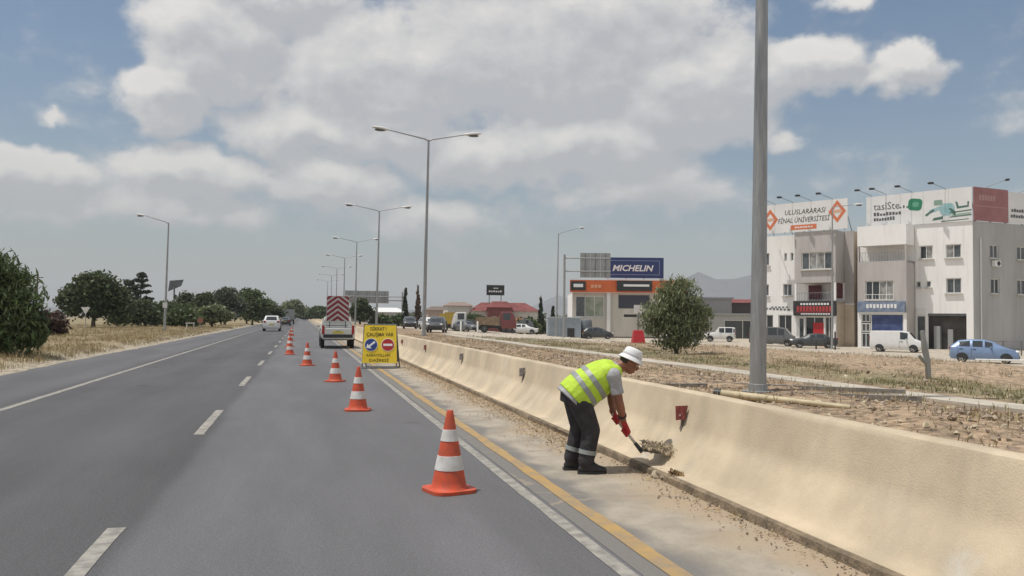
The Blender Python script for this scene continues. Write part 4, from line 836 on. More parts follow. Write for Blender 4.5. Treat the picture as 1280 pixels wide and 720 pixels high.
mb = MB(); mb.add([O+Vector((0,0,TZ)), O-Vn*10+Vector((0,0,TZ)), O-Vn*10+Vector((0,0,5.2)), O+Vector((0,0,5.2))], [(0,1,2,3)]); boxT(mb, 0, 15.5, -10, -.02, 5.1, 5.24); mb.add([O+Vx*15.5+Vector((0,0,TZ)), O+Vx*15.5-Vn*10+Vector((0,0,TZ)), O+Vx*15.5-Vn*10+Vector((0,0,5.2)), O+Vx*15.5+Vector((0,0,5.2))], [(0,1,2,3)])
mb.add([O-Vn*.5+Vector((0,0,TZ)), O-Vn*.5+Vx*15+Vector((0,0,TZ)), O-Vn*.5+Vx*15+Vector((0,0,5.1)), O-Vn*.5+Vector((0,0,5.1))], [(0,1,2,3)], 1); tp('roof', mb, [plaster, interior])
pic = mat('window_poster', (.22,.27,.20), .4, noise_scale=.9, col2=(.42,.42,.36)); w = window(O, Vx, Vn, hT[0], TS, 3, [glass_grey, pic, pic], sill=False); w.matrix_parent_inverse = Matrix.Translation(-O)
w = window(O, Vx, Vn, hT[1], TS, 1, mat('dark_screen', (.045,.05,.075), .35), fm=steel_dark, sill=False); w.matrix_parent_inverse = Matrix.Translation(-O); w.name = 'screen'
fo_m = mat('orange_fascia', (.62,.135,.035), .5, noise_amt=.06, noise_scale=.6); mb = MB(); boxT(mb, -.35, 15.6, .02, .5, 5.28, 6.95); tp('fascia', mb, fo_m)
mb = MB(); boxT(mb, 4.7, 5.2, .02, .25, TZ, 5.22); tp('corner_column', mb, white_paint)
mb = MB(); boxT(mb, -.3, 1.75, .52, .72, 5.55, 6.75); s1 = tp('fascia_sign', mb, dark_plastic); mb = MB(); boxT(mb, .1, 1.4, .722, .74, 5.95, 6.4); part('lettering', mb, white_print, s1)
mb = MB(); boxT(mb, 6.0, 10.8, .52, .85, 5.5, 6.9); s1 = tp('fascia_sign', mb, dark_plastic); mb = MB(); boxT(mb, 6.9, 10.4, .852, .87, 6.1, 6.4); part('lettering', mb, white_print, s1)
mb = MB()
for k in range(3): boxT(mb, 2.5+k*.5, 2.85+k*.5, .502, .52, 5.9, 6.3)
s1 = tp('lettering', mb, mat('pale_orange_print', (.7,.4,.25), .5))
BB = thing('roof_billboard', 'deep blue roof billboard with white italic capitals above the orange fascia', 'billboard', tuple(O+Vx*10+Vector((0,0,5.3))))
navy = mat('navy_sheet', (.022,.04,.15), .4); pale_edge = mat('pale_blue_print', (.22,.27,.42), .5)
def bp_(name, mb, m): o = part(name, mb, m, BB); o.matrix_parent_inverse = Matrix.Translation(-Vector(BB.location)); return o
B0, B1 = 4.6, 12.7
mb = MB(); boxT(mb, B0, B1, -1.3, -1.1, 7.35, 10.2); bp_('panel', mb, navy)
mb = MB(); boxT(mb, B0+.3, B1-.55, -1.098, -1.09, 9.72, 9.8); boxT(mb, B0+.3, B1-.55, -1.098, -1.09, 7.78, 7.86); boxT(mb, B1-.63, B1-.55, -1.098, -1.089, 7.86, 9.72); bp_('border', mb, pale_edge)
o_ = text_mesh('lettering', 'MICHELIN', 1.15, white_print, BB, frame_M(O+Vx*8.35-Vn*1.085+Vector((0,0,8.68)), Vx, (0,0,1)), shear=.25, width=5.7, bold=.03); o_.matrix_parent_inverse = Matrix.Translation(-Vector(BB.location))
mb = MB()
for s_ in (5, 7.5, 10, 12.3): boxT(mb, s_-.08, s_+.08, -1.5, -1.32, 5.2, 9.8); mb.tube([O+Vx*s_-Vn*1.4+Vector((0,0,9)), O+Vx*s_-Vn*3.6+Vector((0,0,5.2))], .06, 6)
boxT(mb, 4.8, 15, -1.25, -1.1, 6.98, 7.15); bp_('support_frame', mb, white_paint)
# ---- cantilever road sign seen from behind
def post_panel(label, x, y, h, p0, p1, z0, z1, npan, name='overhead_sign', group=None, r=.14, d=Vector((1,0,0)), arms=None, m=None):
    t = thing(name, label, 'road sign', (x, y, gz(x, y)), 0, group); g_ = gz(x, y)
    part('post', MB().tube([(0,0,-.2),(0,0,h-g_)], [r, r*.85], 14), steel, t, 60)
    for z_ in arms or (z0+(z1-z0)*.25, z1-(z1-z0)*.22):
        part('arm', MB().tube([(0,0,z_-g_), tuple(d*(p1 if abs(p1) > abs(p0) else p0)+Vector((0,0,z_-g_)))], r*.5, 8), steel, t, 60)
    for k in range(npan):
        a = p0+(p1-p0)*k/npan; b = p0+(p1-p0)*(k+1)/npan; c = d*((a+b)/2)+Vector((0,.16 if d.y == 0 else .0,(z0+z1)/2-g_))+Vector((-d.y,d.x,0))*.16
        pn = part('sign_panel', MB().obox(c, d*((b-a)/2-.012), Vector((-d.y,d.x,0))*.02, Vector((0,0,(z1-z0)/2))), m or steel, t)
        part('stiffener', MB().obox(c-Vector((-d.y,d.x,0))*.05, d*.03, Vector((-d.y,d.x,0))*.03, Vector((0,0,(z1-z0)/2-.05))), steel_dark, pn)
    return t
post_panel('grey back of a road sign on a tall cantilever post by the tyre shop', 28.3, 89.5, 8.8, 1.75, 5.15, 6.25, 9.0, 3, d=Vector((.96,-.27,0)))
post_panel('far grey gantry sign panel over the opposite carriageway', 20.7, 180, 7.0, -12.1, -2.9, 4.5, 7.1, 5, r=.2, arms=(5.1, 5.9))
# ---- other far buildings
def simple_house(label, x, y, w, d, h, wm, roof_m, roof_h, wins, rz=0, roof_over=.3, name='house', cat='building', z=None):
    z = gz(x, y)-.1 if z is None else z; t = thing(name, label, cat, (x, y, z), rz); hs_ = [(a, b, c, e) for a, b, c, e in wins]
    mb = MB(); wall(mb, (-w/2,-d/2,0), Vector((1,0,0)), Vector((0,-1,0)), w, 0, h, hs_, .2); wall(mb, (w/2,-d/2,0), Vector((0,1,0)), Vector((1,0,0)), d, 0, h); wall(mb, (-w/2,d/2,0), Vector((0,-1,0)), Vector((-1,0,0)), d, 0, h); wall(mb, (w/2,d/2,0), Vector((-1,0,0)), Vector((0,1,0)), w, 0, h); part('wall', mb, wm, t)
    for q in hs_: window((-w/2,-d/2,0), Vector((1,0,0)), Vector((0,-1,0)), q, t, 2 if q[1]-q[0] > .9 else 1, glass_dark, sill=False)
    o2 = roof_over; mb = MB()
    if roof_h > 0: mb.add([(-w/2-o2,-d/2-o2,h),(w/2+o2,-d/2-o2,h),(w/2+o2,d/2+o2,h),(-w/2-o2,d/2+o2,h),(-w/2+min(w*.2,2),0,h+roof_h),(w/2-min(w*.2,2),0,h+roof_h)], [(0,1,5,4),(1,2,5),(2,3,4,5),(3,0,4),(3,2,1,0)])
    else: mb.box(-w/2-o2,-d/2-o2,h,w/2+o2,d/2+o2,h+.25)
    part('roof', mb, roof_m, t); return t
tile_r = mat('red_roof', (.19,.052,.048), .8, noise_amt=.25, noise_scale=.8); pinkw = mat('pink_plaster', (.40,.31,.26), .85, noise_amt=.1); pale_w = mat('pale_plaster', (.55,.52,.47), .85, noise_amt=.1)
simple_house('long pale house with dark red roof beyond the lorries', 36.2, 152, 12.2, 8, 3.9, pale_w, tile_r, 1.6, [(1.2,2.4,1.9,3.1),(3.4,4.4,1.2,3.1),(6.2,7.3,2,3.1),(8,9.2,2,3.0),(10.2,11.2,2,3.0)], -.12)
simple_house('small taller red roofed block in the middle of the long pale house', 34.4, 147.2, 4.4, 2.2, 4.4, mat('red_plaster', (.20,.065,.06), .8, noise_amt=.15), tile_r, 1.1, [(.7,1.6,1.5,2.8),(2.7,3.6,1.5,2.8)], -.12, name='annexe')
rbd = thing('roof_billboard', 'black billboard with white script on the red roof', 'billboard', (33.9, 148.6, 0)); part('panel', MB().box(-1.65,-.1,5.75,1.65,.1,7.6), dark_plastic, rbd)
mb = MB(); r = random.Random(4)
for k in range(6): mb.box(-1.25+k*.42, -.115, 6.3, -.95+k*.42, -.102, 6.55+.2*r.random())
mb.box(-.4,-.115,6.95,.5,-.102,7.1); part('lettering', mb, white_print, rbd); part('post', MB().tube([(-1.1,.15,3.5),(-1.1,.15,5.8)], .08, 8), steel_dark, rbd); part('post', MB().tube([(1.1,.15,3.5),(1.1,.15,5.8)], .08, 8), steel_dark, rbd)
simple_house('low pink and cream house left of the red roofed house, far behind', 27.3, 172, 5.2, 6, 3.6, pinkw, mat('dull_roof', (.17,.13,.11), .9), .8, [(.8,1.7,1.2,2.5),(3.2,4.2,1.2,2.5)])
simple_house('low cream house with flat roof behind the olive bush', 27.6, 152, 4.5, 5, 4.3, pale_w, mat('pink_roof', (.26,.19,.165), .9), .7, [(1,2,1.5,2.8)])
simple_house('long low warehouse with bright white roof beyond the gantry sign', 22.3, 262, 16.5, 12, 3.4, plaster_grey, white_paint, 1.4, [(2,5,1,2.6),(7,10,1,2.6)], 0, name='warehouse')
simple_house('grey flat roofed shed with dark openings behind the white jeep', 60.4, 112, 14.5, 9, 3.4, mat('shed_grey', (.40,.40,.385), .85, noise_amt=.1), mat('shed_roof', (.3,.3,.3), .8), 0, [(1.5,4,1.0,2.4),(6.0,11.2,0,2.7)], -.3, name='shed')
simple_house('taller grey block behind the grey shed, left of the thick lamp post', 61.8, 124, 9.0, 8, 6.0, mat('block_grey', (.36,.355,.34), .85, noise_amt=.1), mat('shed_roof', (.3,.3,.3), .8), 0, [(3.4,5.8,2.2,3.6)], -.3, name='shed')
simple_house('dark red and black shopfront mostly behind the thick lamp post', 72.5, 130, 9.5, 8, 5.6, mat('dark_wall', (.07,.06,.06), .7, noise_amt=.3), tile_r, .7, [(1,4,.2,3.5),(5,8,.2,3.5)], -.3, name='shopfront')
# metal container and tanks on the dirt lot
cm = mat('container_blue_grey', (.33,.38,.43), .6, noise_amt=.12, noise_scale=.8); ct = thing('metal_cabin', 'pale blue grey ribbed metal cabin on the dirt lot left of the tyre shop', 'cabin', (31.7,100.5,gz(31.7,100.5)), -.2)
part('body', MB().box(-2.05,-1.2,.1,2.05,1.2,2.5), cm, ct)
for k in range(13): part('rib', MB().box(-1.98+k*.325,-1.24,.15,-1.85+k*.325,-1.2,2.45), cm, ct)
part('doorway', MB().box(.35,-1.26,.12,1.25,-1.2,1.2), dark_plastic, ct); part('roof_edge', MB().box(-2.1,-1.28,2.5,2.1,1.25,2.58), lamp_white, ct)
tm_ = mat('tank_grey', (.15,.165,.18), .5, noise_amt=.2)
for k, (x, lab) in enumerate(((34.6, 'dark grey upright tank beside the pale metal cabin'), (36.1, 'dark grey upright tank next to the tyre shop window'))):
    one('storage_tank', MB().lathe([(.72,0),(.75,.06),(.75,2.2),(.6,2.45),(.2,2.55)], 20), tm_, lab, 'tank', (x,104.5,gz(x,104.5)), 0, 'upright tanks by the tyre shop', 40)
# road sign on a red weighted base
sb = thing('sign_stand', 'black T shaped sign post standing in a red tapered base by the green tree', 'sign', (24.9,60,gz(24.9,60)))
part('red_base', MB().lathe([(.66,0),(.68,.08),(.50,.98),(.47,1.02)], 4, M=Matrix.Rotation(.55,4,'Z')), red_plain, sb); part('post', MB().tube([(0,0,.9),(0,0,2.4)], .05, 8), steel_dark, sb)
part('cross_bar', MB().box(-1.15,-.06,2.02,-.12,.06,2.22), dark_plastic, sb); part('cross_bar', MB().box(.0,-.05,2.05,.9,.05,2.16), steel_dark, sb); part('sign_plate', MB().box(-.38,-.09,2.3,.28,-.06,2.95), white_paint, sb)

# ------------------------------------------------------------------ vehicles
def wheel(parent, x, y, r, w=.2, rim_m=chrome):
    s_ = 1 if y > 0 else -1; Mw = Matrix.Translation((x, y, r)) @ Matrix.Rotation(-s_*pi/2, 4, 'X')
    t = part('wheel', MB().lathe([(r*.62,-w*.5),(r*.9,-w*.5),(r*.99,-w*.3),(r,0),(r*.99,w*.3),(r*.93,w*.45),(r*.66,w*.47),(r*.62,w*.35)], 24, M=Mw), black_rubber, parent, 40)
    rb = MB(); rb.lathe([(r*.66,w*.25),(r*.66,w*.42),(r*.58,w*.42),(r*.55,w*.28),(r*.05,w*.30)], 20, M=Mw)
    for k in range(5):
        a = 2*pi*k/5; rb.obox(Mw @ Vector((cos(a)*r*.34, sin(a)*r*.34, w*.36)), (Mw.to_3x3() @ Vector((cos(a),sin(a),0)))*r*.28, (Mw.to_3x3() @ Vector((-sin(a),cos(a),0)))*r*.085, (Mw.to_3x3() @ Vector((0,0,1)))*w*.05)
    rb.lathe([(r*.15,w*.28),(r*.14,w*.44),(r*.02,w*.45)], 12, M=Mw); part('rim', rb, rim_m, t, 40)
def quad_panel(name, q, m, parent, inset=.05, out=.008, th=.02):
    q = [Vector(p) for p in q]; c = sum(q, Vector())/4; n = (q[2]-q[0]).cross(q[3]-q[1]).normalized()
    q = [p+(c-p).normalized()*min(inset*1.4, (c-p).length*.35) for p in q]
    vs = [p+n*out for p in q]+[p-n*th for p in q]; return part(name, MB().add(vs, [(0,1,2,3),(7,6,5,4),(0,4,5,1),(1,5,6,2),(2,6,7,3),(3,7,4,0)]), m, parent)
def car(name, label, cat, x, y, rz, st, paint, glass_seg, wind, rear, wheels, lights, group=None, trim=dark_plastic, handle=True, z=None, plate=True, rim=chrome, tail='std'):
    # st: stations from rear to front (x, bottom, shoulder, top, half width low, shoulder, top)
    t = thing(name, label, cat, (x, y, gz(x, y) if z is None else z), rz, group); rings = []; pts = []
    for (X, zb, zs, zt, wb, ws, wt) in st:
        h = [(0,zb),(wb-.06,zb),(wb,zb+.10),(max(wb,ws)+.012,zb+(zs-zb)*.55),(ws,zs),(wt+.0,zt-.045),(max(wt-.07,.02),zt-.006),(0,zt)]
        ring = [Vector((X,-a,b)) for a, b in h]+[Vector((X,a,b)) for a, b in h[-2:0:-1]]; rings.append(ring); pts.append(h)
    part('body', MB().loft(rings), paint, t, 32)
    n = len(rings[0])
    for i in glass_seg:
        for s_ in (1, -1):
            a, b = (4, 5) if s_ > 0 else (n-4, n-5)
            q = [rings[i][a], rings[i+1][a], rings[i+1][b], rings[i][b]]
            quad_panel('side_window', q if s_ > 0 else q[::-1], glass_dark, t, .06)
    for i, nm in ((wind, 'windscreen'), (rear, 'rear_window')):
        if i is None: continue
        q = [rings[i][6], rings[i+1][6], rings[i+1][n-6], rings[i][n-6]]; quad_panel(nm, q, glass_dark, t, .07)
    W_ = max(s_[4] for s_ in st)
    for wx, r in wheels:
        for s_ in (1, -1):
            arch = MB(); P = [(cos(a)*(r+.055), sin(a)*(r+.055)) for a in [pi*k/14-.25 for k in range(15)]]; P = [(a, b) for a, b in P if b > -.5]
            arch.prism(P, 0, .03, M=frame_M((wx, s_*(W_-.005 if s_ < 0 else W_-.025), r), (1,0,0), (0,0,1)) if s_ < 0 else frame_M((wx, W_-.005, r), (-1,0,0), (0,0,1)))
            part('wheel_arch', arch, trim, t); wheel(t, wx, s_*(W_-.085), r, rim_m=rim)
    xr, xf = st[0][0], st[-1][0]; lz, tz = lights
    for s_ in (1, -1):
        wf, wr = st[-1][4], st[0][4]
        part('headlight', MB().ball((xf-.10, s_*(wf-.12), lz), .13, .15, .085, nu=10, nv=6), lens_clear, t, 60)
        if tail == 'tall': part('tail_light', MB().obox((xr+.03, s_*(wr-.05), tz), (.06,0,0), (0,.06,0), (0,0,.22)), lens_red, t)
        else: part('tail_light', MB().obox((xr+.05, s_*(wr-.10), tz), (.08,0,0), (0,.12,0), (0,0,.09)), lens_red, t)
        c_ = st[wind][0]-.15 if wind is not None else 0
        mz = st[wind][2]+.05 if wind is not None else 1
        mi = part('mirror', MB().obox((c_-.0, s_*(st[wind][5]+.11), mz+.03), (.05,.0,0), (0,.09,0), (0,0,.06)), paint, t)
    part('front_bumper', MB().box(xf-.12, -st[-1][4]+.08, st[-1][1]+.02, xf+.035, st[-1][4]-.08, st[-1][1]+.20), trim, t)
    part('rear_bumper', MB().box(xr-.04, -st[0][4]+.06, st[0][1]+.03, xr+.12, st[0][4]-.06, st[0][1]+.20), trim if tail == 'tall' else paint, t)
    if plate: part('number_plate', MB().box(xr-.055, -.26, st[0][1]+.24, xr-.02, .26, st[0][1]+.36), mat_plate, t)
    if handle:
        for i in glass_seg[:2]:
            for s_ in (1, -1): part('door_handle', MB().obox(((st[i][0]*.75+st[i+1][0]*.25), s_*(st[i][5]+.018), st[i][2]-.12), (.09,0,0), (0,.018,0), (0,0,.018)), trim, t)
        for i in glass_seg[:2]:
            for s_ in (1, -1): part('door_seam', MB().obox((st[i][0], s_*(max(st[i][4], st[i][5])+.004), (st[i][1]+st[i][2])/2+.05), (.008,0,0), (0,.012,0), (0,0,(st[i][2]-st[i][1])/2-.1)), trim, t)
    return t
mat_plate = mat('yellow_plate', (.62,.5,.1), .5)
def paint_m(name, c, metal=.0): return mat(name, c, .35, metal=metal, coat=.6, noise_amt=.03)
blue_p = paint_m('light_blue_car_paint', (.20,.29,.46), .25); white_p = paint_m('white_car_paint', (.70,.70,.69)); dk_p = paint_m('charcoal_car_paint', (.055,.06,.062), .2); grey_p = paint_m('grey_car_paint', (.13,.135,.135), .2); silver_p = paint_m('pale_silver_paint', (.62,.63,.61), .1)
HATCH = [(-1.93,.38,.88,.92,.70,.72,.60),(-1.88,.26,.98,1.06,.80,.80,.66),(-1.45,.22,1.01,1.42,.84,.82,.55),(-.70,.2,.99,1.50,.85,.83,.57),(.0,.2,.97,1.49,.85,.83,.57),(.55,.2,.95,1.35,.85,.83,.55),(1.22,.2,.93,.99,.85,.80,.62),(1.72,.22,.80,.84,.81,.74,.62),(1.93,.30,.62,.66,.70,.66,.55)]
car('parked_car', 'light blue hatchback parked in front of the shaded building side', 'car', 42.5, 45.1, radians(-44), HATCH, blue_p, [2,3,4], 5, 1, ((1.22,.30),(-1.22,.30)), (.74,.92))
VAN = [(-2.1,.40,.98,1.02,.78,.80,.74),(-2.08,.26,1.02,1.74,.83,.83,.72),(-1.9,.22,1.04,1.80,.86,.85,.76),(.25,.22,1.04,1.82,.86,.85,.76),(.95,.22,1.02,1.72,.86,.85,.72),(1.42,.22,1.0,1.12,.86,.82,.70),(1.95,.24,.82,.90,.82,.76,.66),(2.13,.32,.66,.70,.74,.68,.58)]
car('panel_van', 'small white panel van parked in front of the blue shopfront', 'van', 49.4, 61.8, radians(-47), VAN, white_p, [3], 4, None, ((1.32,.31),(-1.32,.31)), (.84,1.1), tail='tall')
BUSV = [(-2.3,.40,1.0,1.05,.82,.84,.78),(-2.26,.28,1.06,1.84,.88,.88,.78),(-1.6,.25,1.07,1.92,.90,.89,.80),(-.5,.25,1.07,1.94,.90,.89,.80),(.5,.25,1.07,1.93,.90,.89,.80),(1.2,.25,1.05,1.80,.90,.88,.76),(1.75,.25,1.03,1.14,.89,.84,.72),(2.25,.28,.86,.92,.84,.78,.68),(2.42,.36,.68,.72,.76,.7,.6)]
car('parked_minibus', 'dark grey people carrier parked half behind the thick lamp post', 'minibus', 46.5, 76.5, radians(-40), BUSV, grey_p, [1,2,3,4], 5, 0, ((1.45,.33),(-1.4,.33)), (.9,1.1))
SEDAN = [(-2.1,.42,.86,.90,.74,.76,.62),(-2.02,.28,.92,.98,.82,.80,.64),(-1.45,.24,.95,1.04,.85,.82,.62),(-.95,.22,.94,1.36,.86,.83,.58),(-.15,.2,.93,1.42,.86,.83,.58),(.45,.2,.92,1.34,.86,.83,.58),(1.05,.2,.91,.99,.86,.81,.62),(1.75,.24,.78,.83,.81,.75,.62),(2.1,.32,.62,.66,.72,.68,.56)]
car('parked_car', 'dark grey saloon parked nose left before the red shopfront', 'car', 47.4, 71.0, radians(152), SEDAN, dk_p, [2,3,4], 5, 2, ((1.3,.31),(-1.3,.31)), (.74,.9))
JEEP = [(-1.75,.45,1.0,1.05,.76,.78,.72),(-1.72,.34,1.04,1.68,.82,.82,.70),(-1.5,.32,1.05,1.74,.84,.83,.72),(-.55,.32,1.04,1.75,.84,.83,.72),(.15,.32,1.03,1.72,.84,.83,.70),(.62,.32,1.02,1.12,.84,.82,.70),(1.5,.34,.98,1.04,.82,.78,.68),(1.78,.42,.84,.9,.76,.72,.62)]
car('parked_jeep', 'boxy white off road car parked on the pale lot left of the thick lamp post', 'car', 48.2, 91.0, radians(150), JEEP, white_p, [1,2,3], 4, 0, ((1.12,.35),(-1.1,.35)), (.86,1.05))
car('parked_car', 'dark saloon half hidden behind the green tree', 'car', 42.8, 89.5, radians(160), SEDAN, dk_p, [2,3,4], 5, 2, ((1.3,.31),(-1.3,.31)), (.74,.9))
SUV = [(-2.1,.44,.98,1.02,.78,.80,.72),(-2.06,.30,1.04,1.12,.84,.84,.72),(-1.72,.28,1.07,1.56,.87,.85,.64),(-.8,.26,1.05,1.64,.88,.86,.66),(.1,.26,1.03,1.62,.88,.86,.66),(.7,.26,1.01,1.42,.88,.86,.64),(1.15,.26,1.0,1.08,.88,.84,.68),(1.8,.28,.88,.94,.84,.78,.66),(2.1,.36,.70,.74,.76,.7,.58)]
car('white_suv', 'white sport utility car driving away in the left lane', 'car', -3.1, 92.5, pi/2, SUV, white_p, [2,3,4], 5, 1, ((1.3,.35),(-1.3,.35)), (.84,1.0), z=0)
car('dark_car', 'dark car driving away ahead of the white car', 'car', -2.7, 142, pi/2, SEDAN, dk_p, [2,3,4], 5, 2, ((1.3,.31),(-1.3,.31)), (.74,.9), z=0)
car('approaching_car', 'dark car facing the camera on the dirt lot right of the nearest double lamp', 'car', 13.4, 85.5, radians(-105), SUV, dk_p, [2,3,4], 5, 1, ((1.3,.35),(-1.3,.35)), (.84,1.0))
car('parked_car', 'dark car parked by the brownish cypress at the edge of the dirt lot', 'car', 13.9, 112, radians(-95), SUV, dk_p, [2,3,4], 5, 1, ((1.3,.35),(-1.3,.35)), (.84,1.0))
car('parked_car', 'white car parked behind the approaching dark car', 'car', 15.9, 108, radians(-80), SUV, white_p, [2,3,4], 5, 1, ((1.3,.35),(-1.3,.35)), (.84,1.0))
car('parked_car', 'grey saloon parked between the yellow lorry and the red lorry', 'car', 20.3, 106, radians(-60), SEDAN, grey_p, [2,3,4], 5, 2, ((1.3,.31),(-1.3,.31)), (.74,.9))
car('parked_car', 'white saloon parked left of the pale metal cabin', 'car', 29.5, 112, radians(-20), SEDAN, white_p, [2,3,4], 5, 2, ((1.3,.31),(-1.3,.31)), (.74,.9))
car('parked_car', 'dark hatchback parked in front of the upright tanks', 'car', 36.8, 102, radians(-14), HATCH, dk_p, [2,3,4], 5, 1, ((1.22,.30),(-1.22,.30)), (.74,.92))
def lorry(label, x, y, rz, cabp, bedp, L_=4.2, bh=.85, box=False, cab_h=2.45, z=None):
    t = thing('lorry', label, 'lorry', (x, y, gz(x, y) if z is None else z), rz); xf = L_/2+1.0
    part('chassis', MB().box(-L_/2-.6, -.45, .55, xf-.2, .45, .8), dark_plastic, t)
    cs = [(xf-1.75,.6,1.45,cab_h,1.0,1.03,.98),(xf-1.6,.5,1.45,cab_h+.06,1.04,1.05,.98),(xf-.5,.5,1.42,cab_h+.05,1.04,1.05,.97),(xf-.12,.5,1.40,cab_h-.35,1.04,1.04,.96),(xf+.05,.5,1.32,1.42,1.03,1.02,.98),(xf+.1,.55,1.0,1.05,.98,.98,.94)]
    rings = []
    for (X, zb, zs, zt, wb, ws, wt) in cs:
        h = [(0,zb),(wb,zb),(wb+.01,zb+(zs-zb)*.5),(ws,zs),(wt,zt-.05),(wt-.08,zt),(0,zt)]; rings.append([Vector((X,-a,b)) for a, b in h]+[Vector((X,a,b)) for a, b in h[-2:0:-1]])
    part('cab', MB().loft(rings), cabp, t, 32); n = len(rings[0])
    for s_ in (1, -1):
        a, b = (3, 4) if s_ > 0 else (n-3, n-4); q = [rings[1][a], rings[2][a], rings[2][b], rings[1][b]]; quad_panel('side_window', q if s_ > 0 else q[::-1], glass_dark, t, .12)
        part('headlight', MB().ball((xf+.08, s_*.75, .8), .08, .14, .1, nu=10, nv=6), lens_clear, t, 60)
    quad_panel('windscreen', [rings[3][5], rings[4][5], rings[4][n-5], rings[3][n-5]], glass_dark, t, .08)
    x0, x1 = -L_/2-.7, xf-1.9
    if box: part('cargo_box', MB().box(x0, -1.1, .9, x1, 1.1, 2.9), bedp, t); part('rear_door_frame', MB().box(x0-.03, -1.05, .95, x0-.002, -.02, 2.85), bedp, t)
    else:
        part('bed', MB().box(x0, -1.08, .9, x1, 1.08, 1.02), bedp, t)
        for s_ in (1, -1):
            sp = part('side_board', MB().box(x0, s_*1.08-.03, 1.023, x1, s_*1.08+.03, 1.02+bh), bedp, t)
            for k in range(5): part('stake', MB().box(x0+.1+k*(x1-x0-.25)/4, s_*1.08-.06, .95, x0+.2+k*(x1-x0-.25)/4, s_*1.08+.06, 1.03+bh), bedp, sp)
        part('tail_board', MB().box(x0-.05, -1.04, 1.023, x0-.003, 1.04, 1.02+bh), bedp, t); part('head_board', MB().box(x1+.003, -1.04, 1.023, x1+.06, 1.04, 1.25+bh), bedp, t)
    for wx in (xf-.75, -L_/2+.3, -L_/2-.1+1.2 if L_ > 5 else -L_/2+.3+.001):
        if wx == -L_/2+.3+.001: continue
        for s_ in (1, -1): wheel(t, wx, s_*.92, .46, .26, steel_dark)
    return t
brownb = mat('brown_boards', (.26,.19,.125), .8, noise_amt=.25, noise_scale=3); yellowb = mat('ochre_paint', (.46,.32,.05), .6, noise_amt=.12); redp = paint_m('lorry_red_paint', (.17,.033,.035)); greyb = mat('grey_cargo_sheet', (.33,.34,.33), .7, noise_amt=.1)
lorry('red lorry with brown open bed parked on the dirt lot facing right', 22.4, 98.5, radians(-12), redp, brownb, 3.0)
lorry('ochre yellow lorry standing rear on at the left of the dirt lot', 19.6, 113, radians(70), grey_p, yellowb, 3.4, 1.25)
lorry('grey box lorry far down the road in the left lane', -2.6, 172, pi/2, white_p, greyb, 4.4, 1, True, z=0)
lorry('dark lorry with open bed parked right of the red lorry', 29.4, 117, radians(-8), grey_p, mat('dull_bed', (.16,.165,.15), .8, noise_amt=.2), 3.4, .35, cab_h=2.0)
lorry('grey lorry with pale low bed parked behind the red lorry', 21.6, 107.5, radians(172), white_p, steel_dark, 3.4, .5)
ex = thing('digger_arm', 'orange digger arm standing on the dirt lot left of the dark lorry', 'digger', (26.7, 108, gz(26.7, 108)), -.3)
org = mat('machine_orange', (.42,.2,.06), .6, noise_amt=.15); part('track_base', MB().box(-.9,-.6,.0,.5,.6,.5), dark_plastic, ex); part('cab', MB().prism([(-.7,.52),(.3,.52),(.3,1.1),(.1,1.75),(-.6,1.75),(-.7,1.2)], -.45, .45, M=frame_M((0,0,0),(1,0,0),(0,0,1))), org, ex)
part('boom', MB().tube([(.25,.2,.8),(1.0,.2,2.1),(1.6,.2,1.9)], [.14,.12,.1], 6), org, ex); part('bucket', MB().prism([(-.25,-.3),(.2,-.35),(.3,.1),(-.1,.2)], -.3, .3, M=frame_M((1.75,.2,1.6),(1,0,0),(0,0,1))), steel_dark, ex)
for k, (x, y) in enumerate(((17.2, 92.5), (19.2, 93.0))):
    one('marker_post', MB().lathe([(.10,0),(.10,1.25),(.06,1.35)], 10), white_paint, ('left', 'right')[k]+' one of two short white posts on the dirt lot before the lorries', 'post', (x, y, gz(x, y)), 0, 'white posts on the lot', 60)
# ---- the works pickup with roll bar
PK = [(-2.35,.52,.98,1.0,.78,.80,.78),(-2.33,.48,1.02,1.04,.82,.83,.80),(-.55,.46,1.02,1.04,.83,.83,.80),(-.52,.40,1.02,1.48,.83,.83,.66),(-.15,.36,1.02,1.60,.83,.82,.64),(.5,.36,1.01,1.58,.83,.82,.64),(1.05,.36,1.0,1.08,.83,.81,.66),(2.0,.40,.92,.98,.81,.77,.68),(2.3,.48,.76,.82,.75,.7,.6)]
pk = car('works_pickup', 'dusty pale pickup truck stopped in the coned lane under a chevron board', 'pickup truck', 1.75, 45.3, pi/2, PK, silver_p, [4], 5, None, ((1.5,.36),(-1.35,.36)), (.78,.95), z=0, tail='tall')
quad_panel('rear_window', [(-.53,.6,1.1),(-.40,.56,1.5),(-.40,-.56,1.5),(-.53,-.6,1.1)][::-1], glass_grey, pk, .03, .03)
part('tailgate_panel', MB().box(-2.375,-.66,.60,-2.34,.66,.99), silver_p, pk); part('tailgate_handle', MB().box(-2.39,-.12,.82,-2.37,.12,.90), dark_plastic, pk)
rbm = MB(); rbm.tube([(-.75,.80,1.02),(-.75,.74,1.25),(-.72,.52,1.66),(-.72,-.52,1.66),(-.75,-.74,1.25),(-.75,-.80,1.02)], .04, 10); part('roll_bar', rbm, white_p, pk, 60)
part('bed_load', MB().box(-2.15,-.70,.9,-.8,.70,1.045), dark_plastic, pk)
cb = thing('chevron_board', 'red and white striped chevron board standing on the pickup bed', 'traffic sign', (1.76, 44.0, 1.05))
part('panel', MB().box(-.57,-.02,.32,.57,.02,1.62), mat('board_dull_white', (.55,.53,.52), .6), cb)
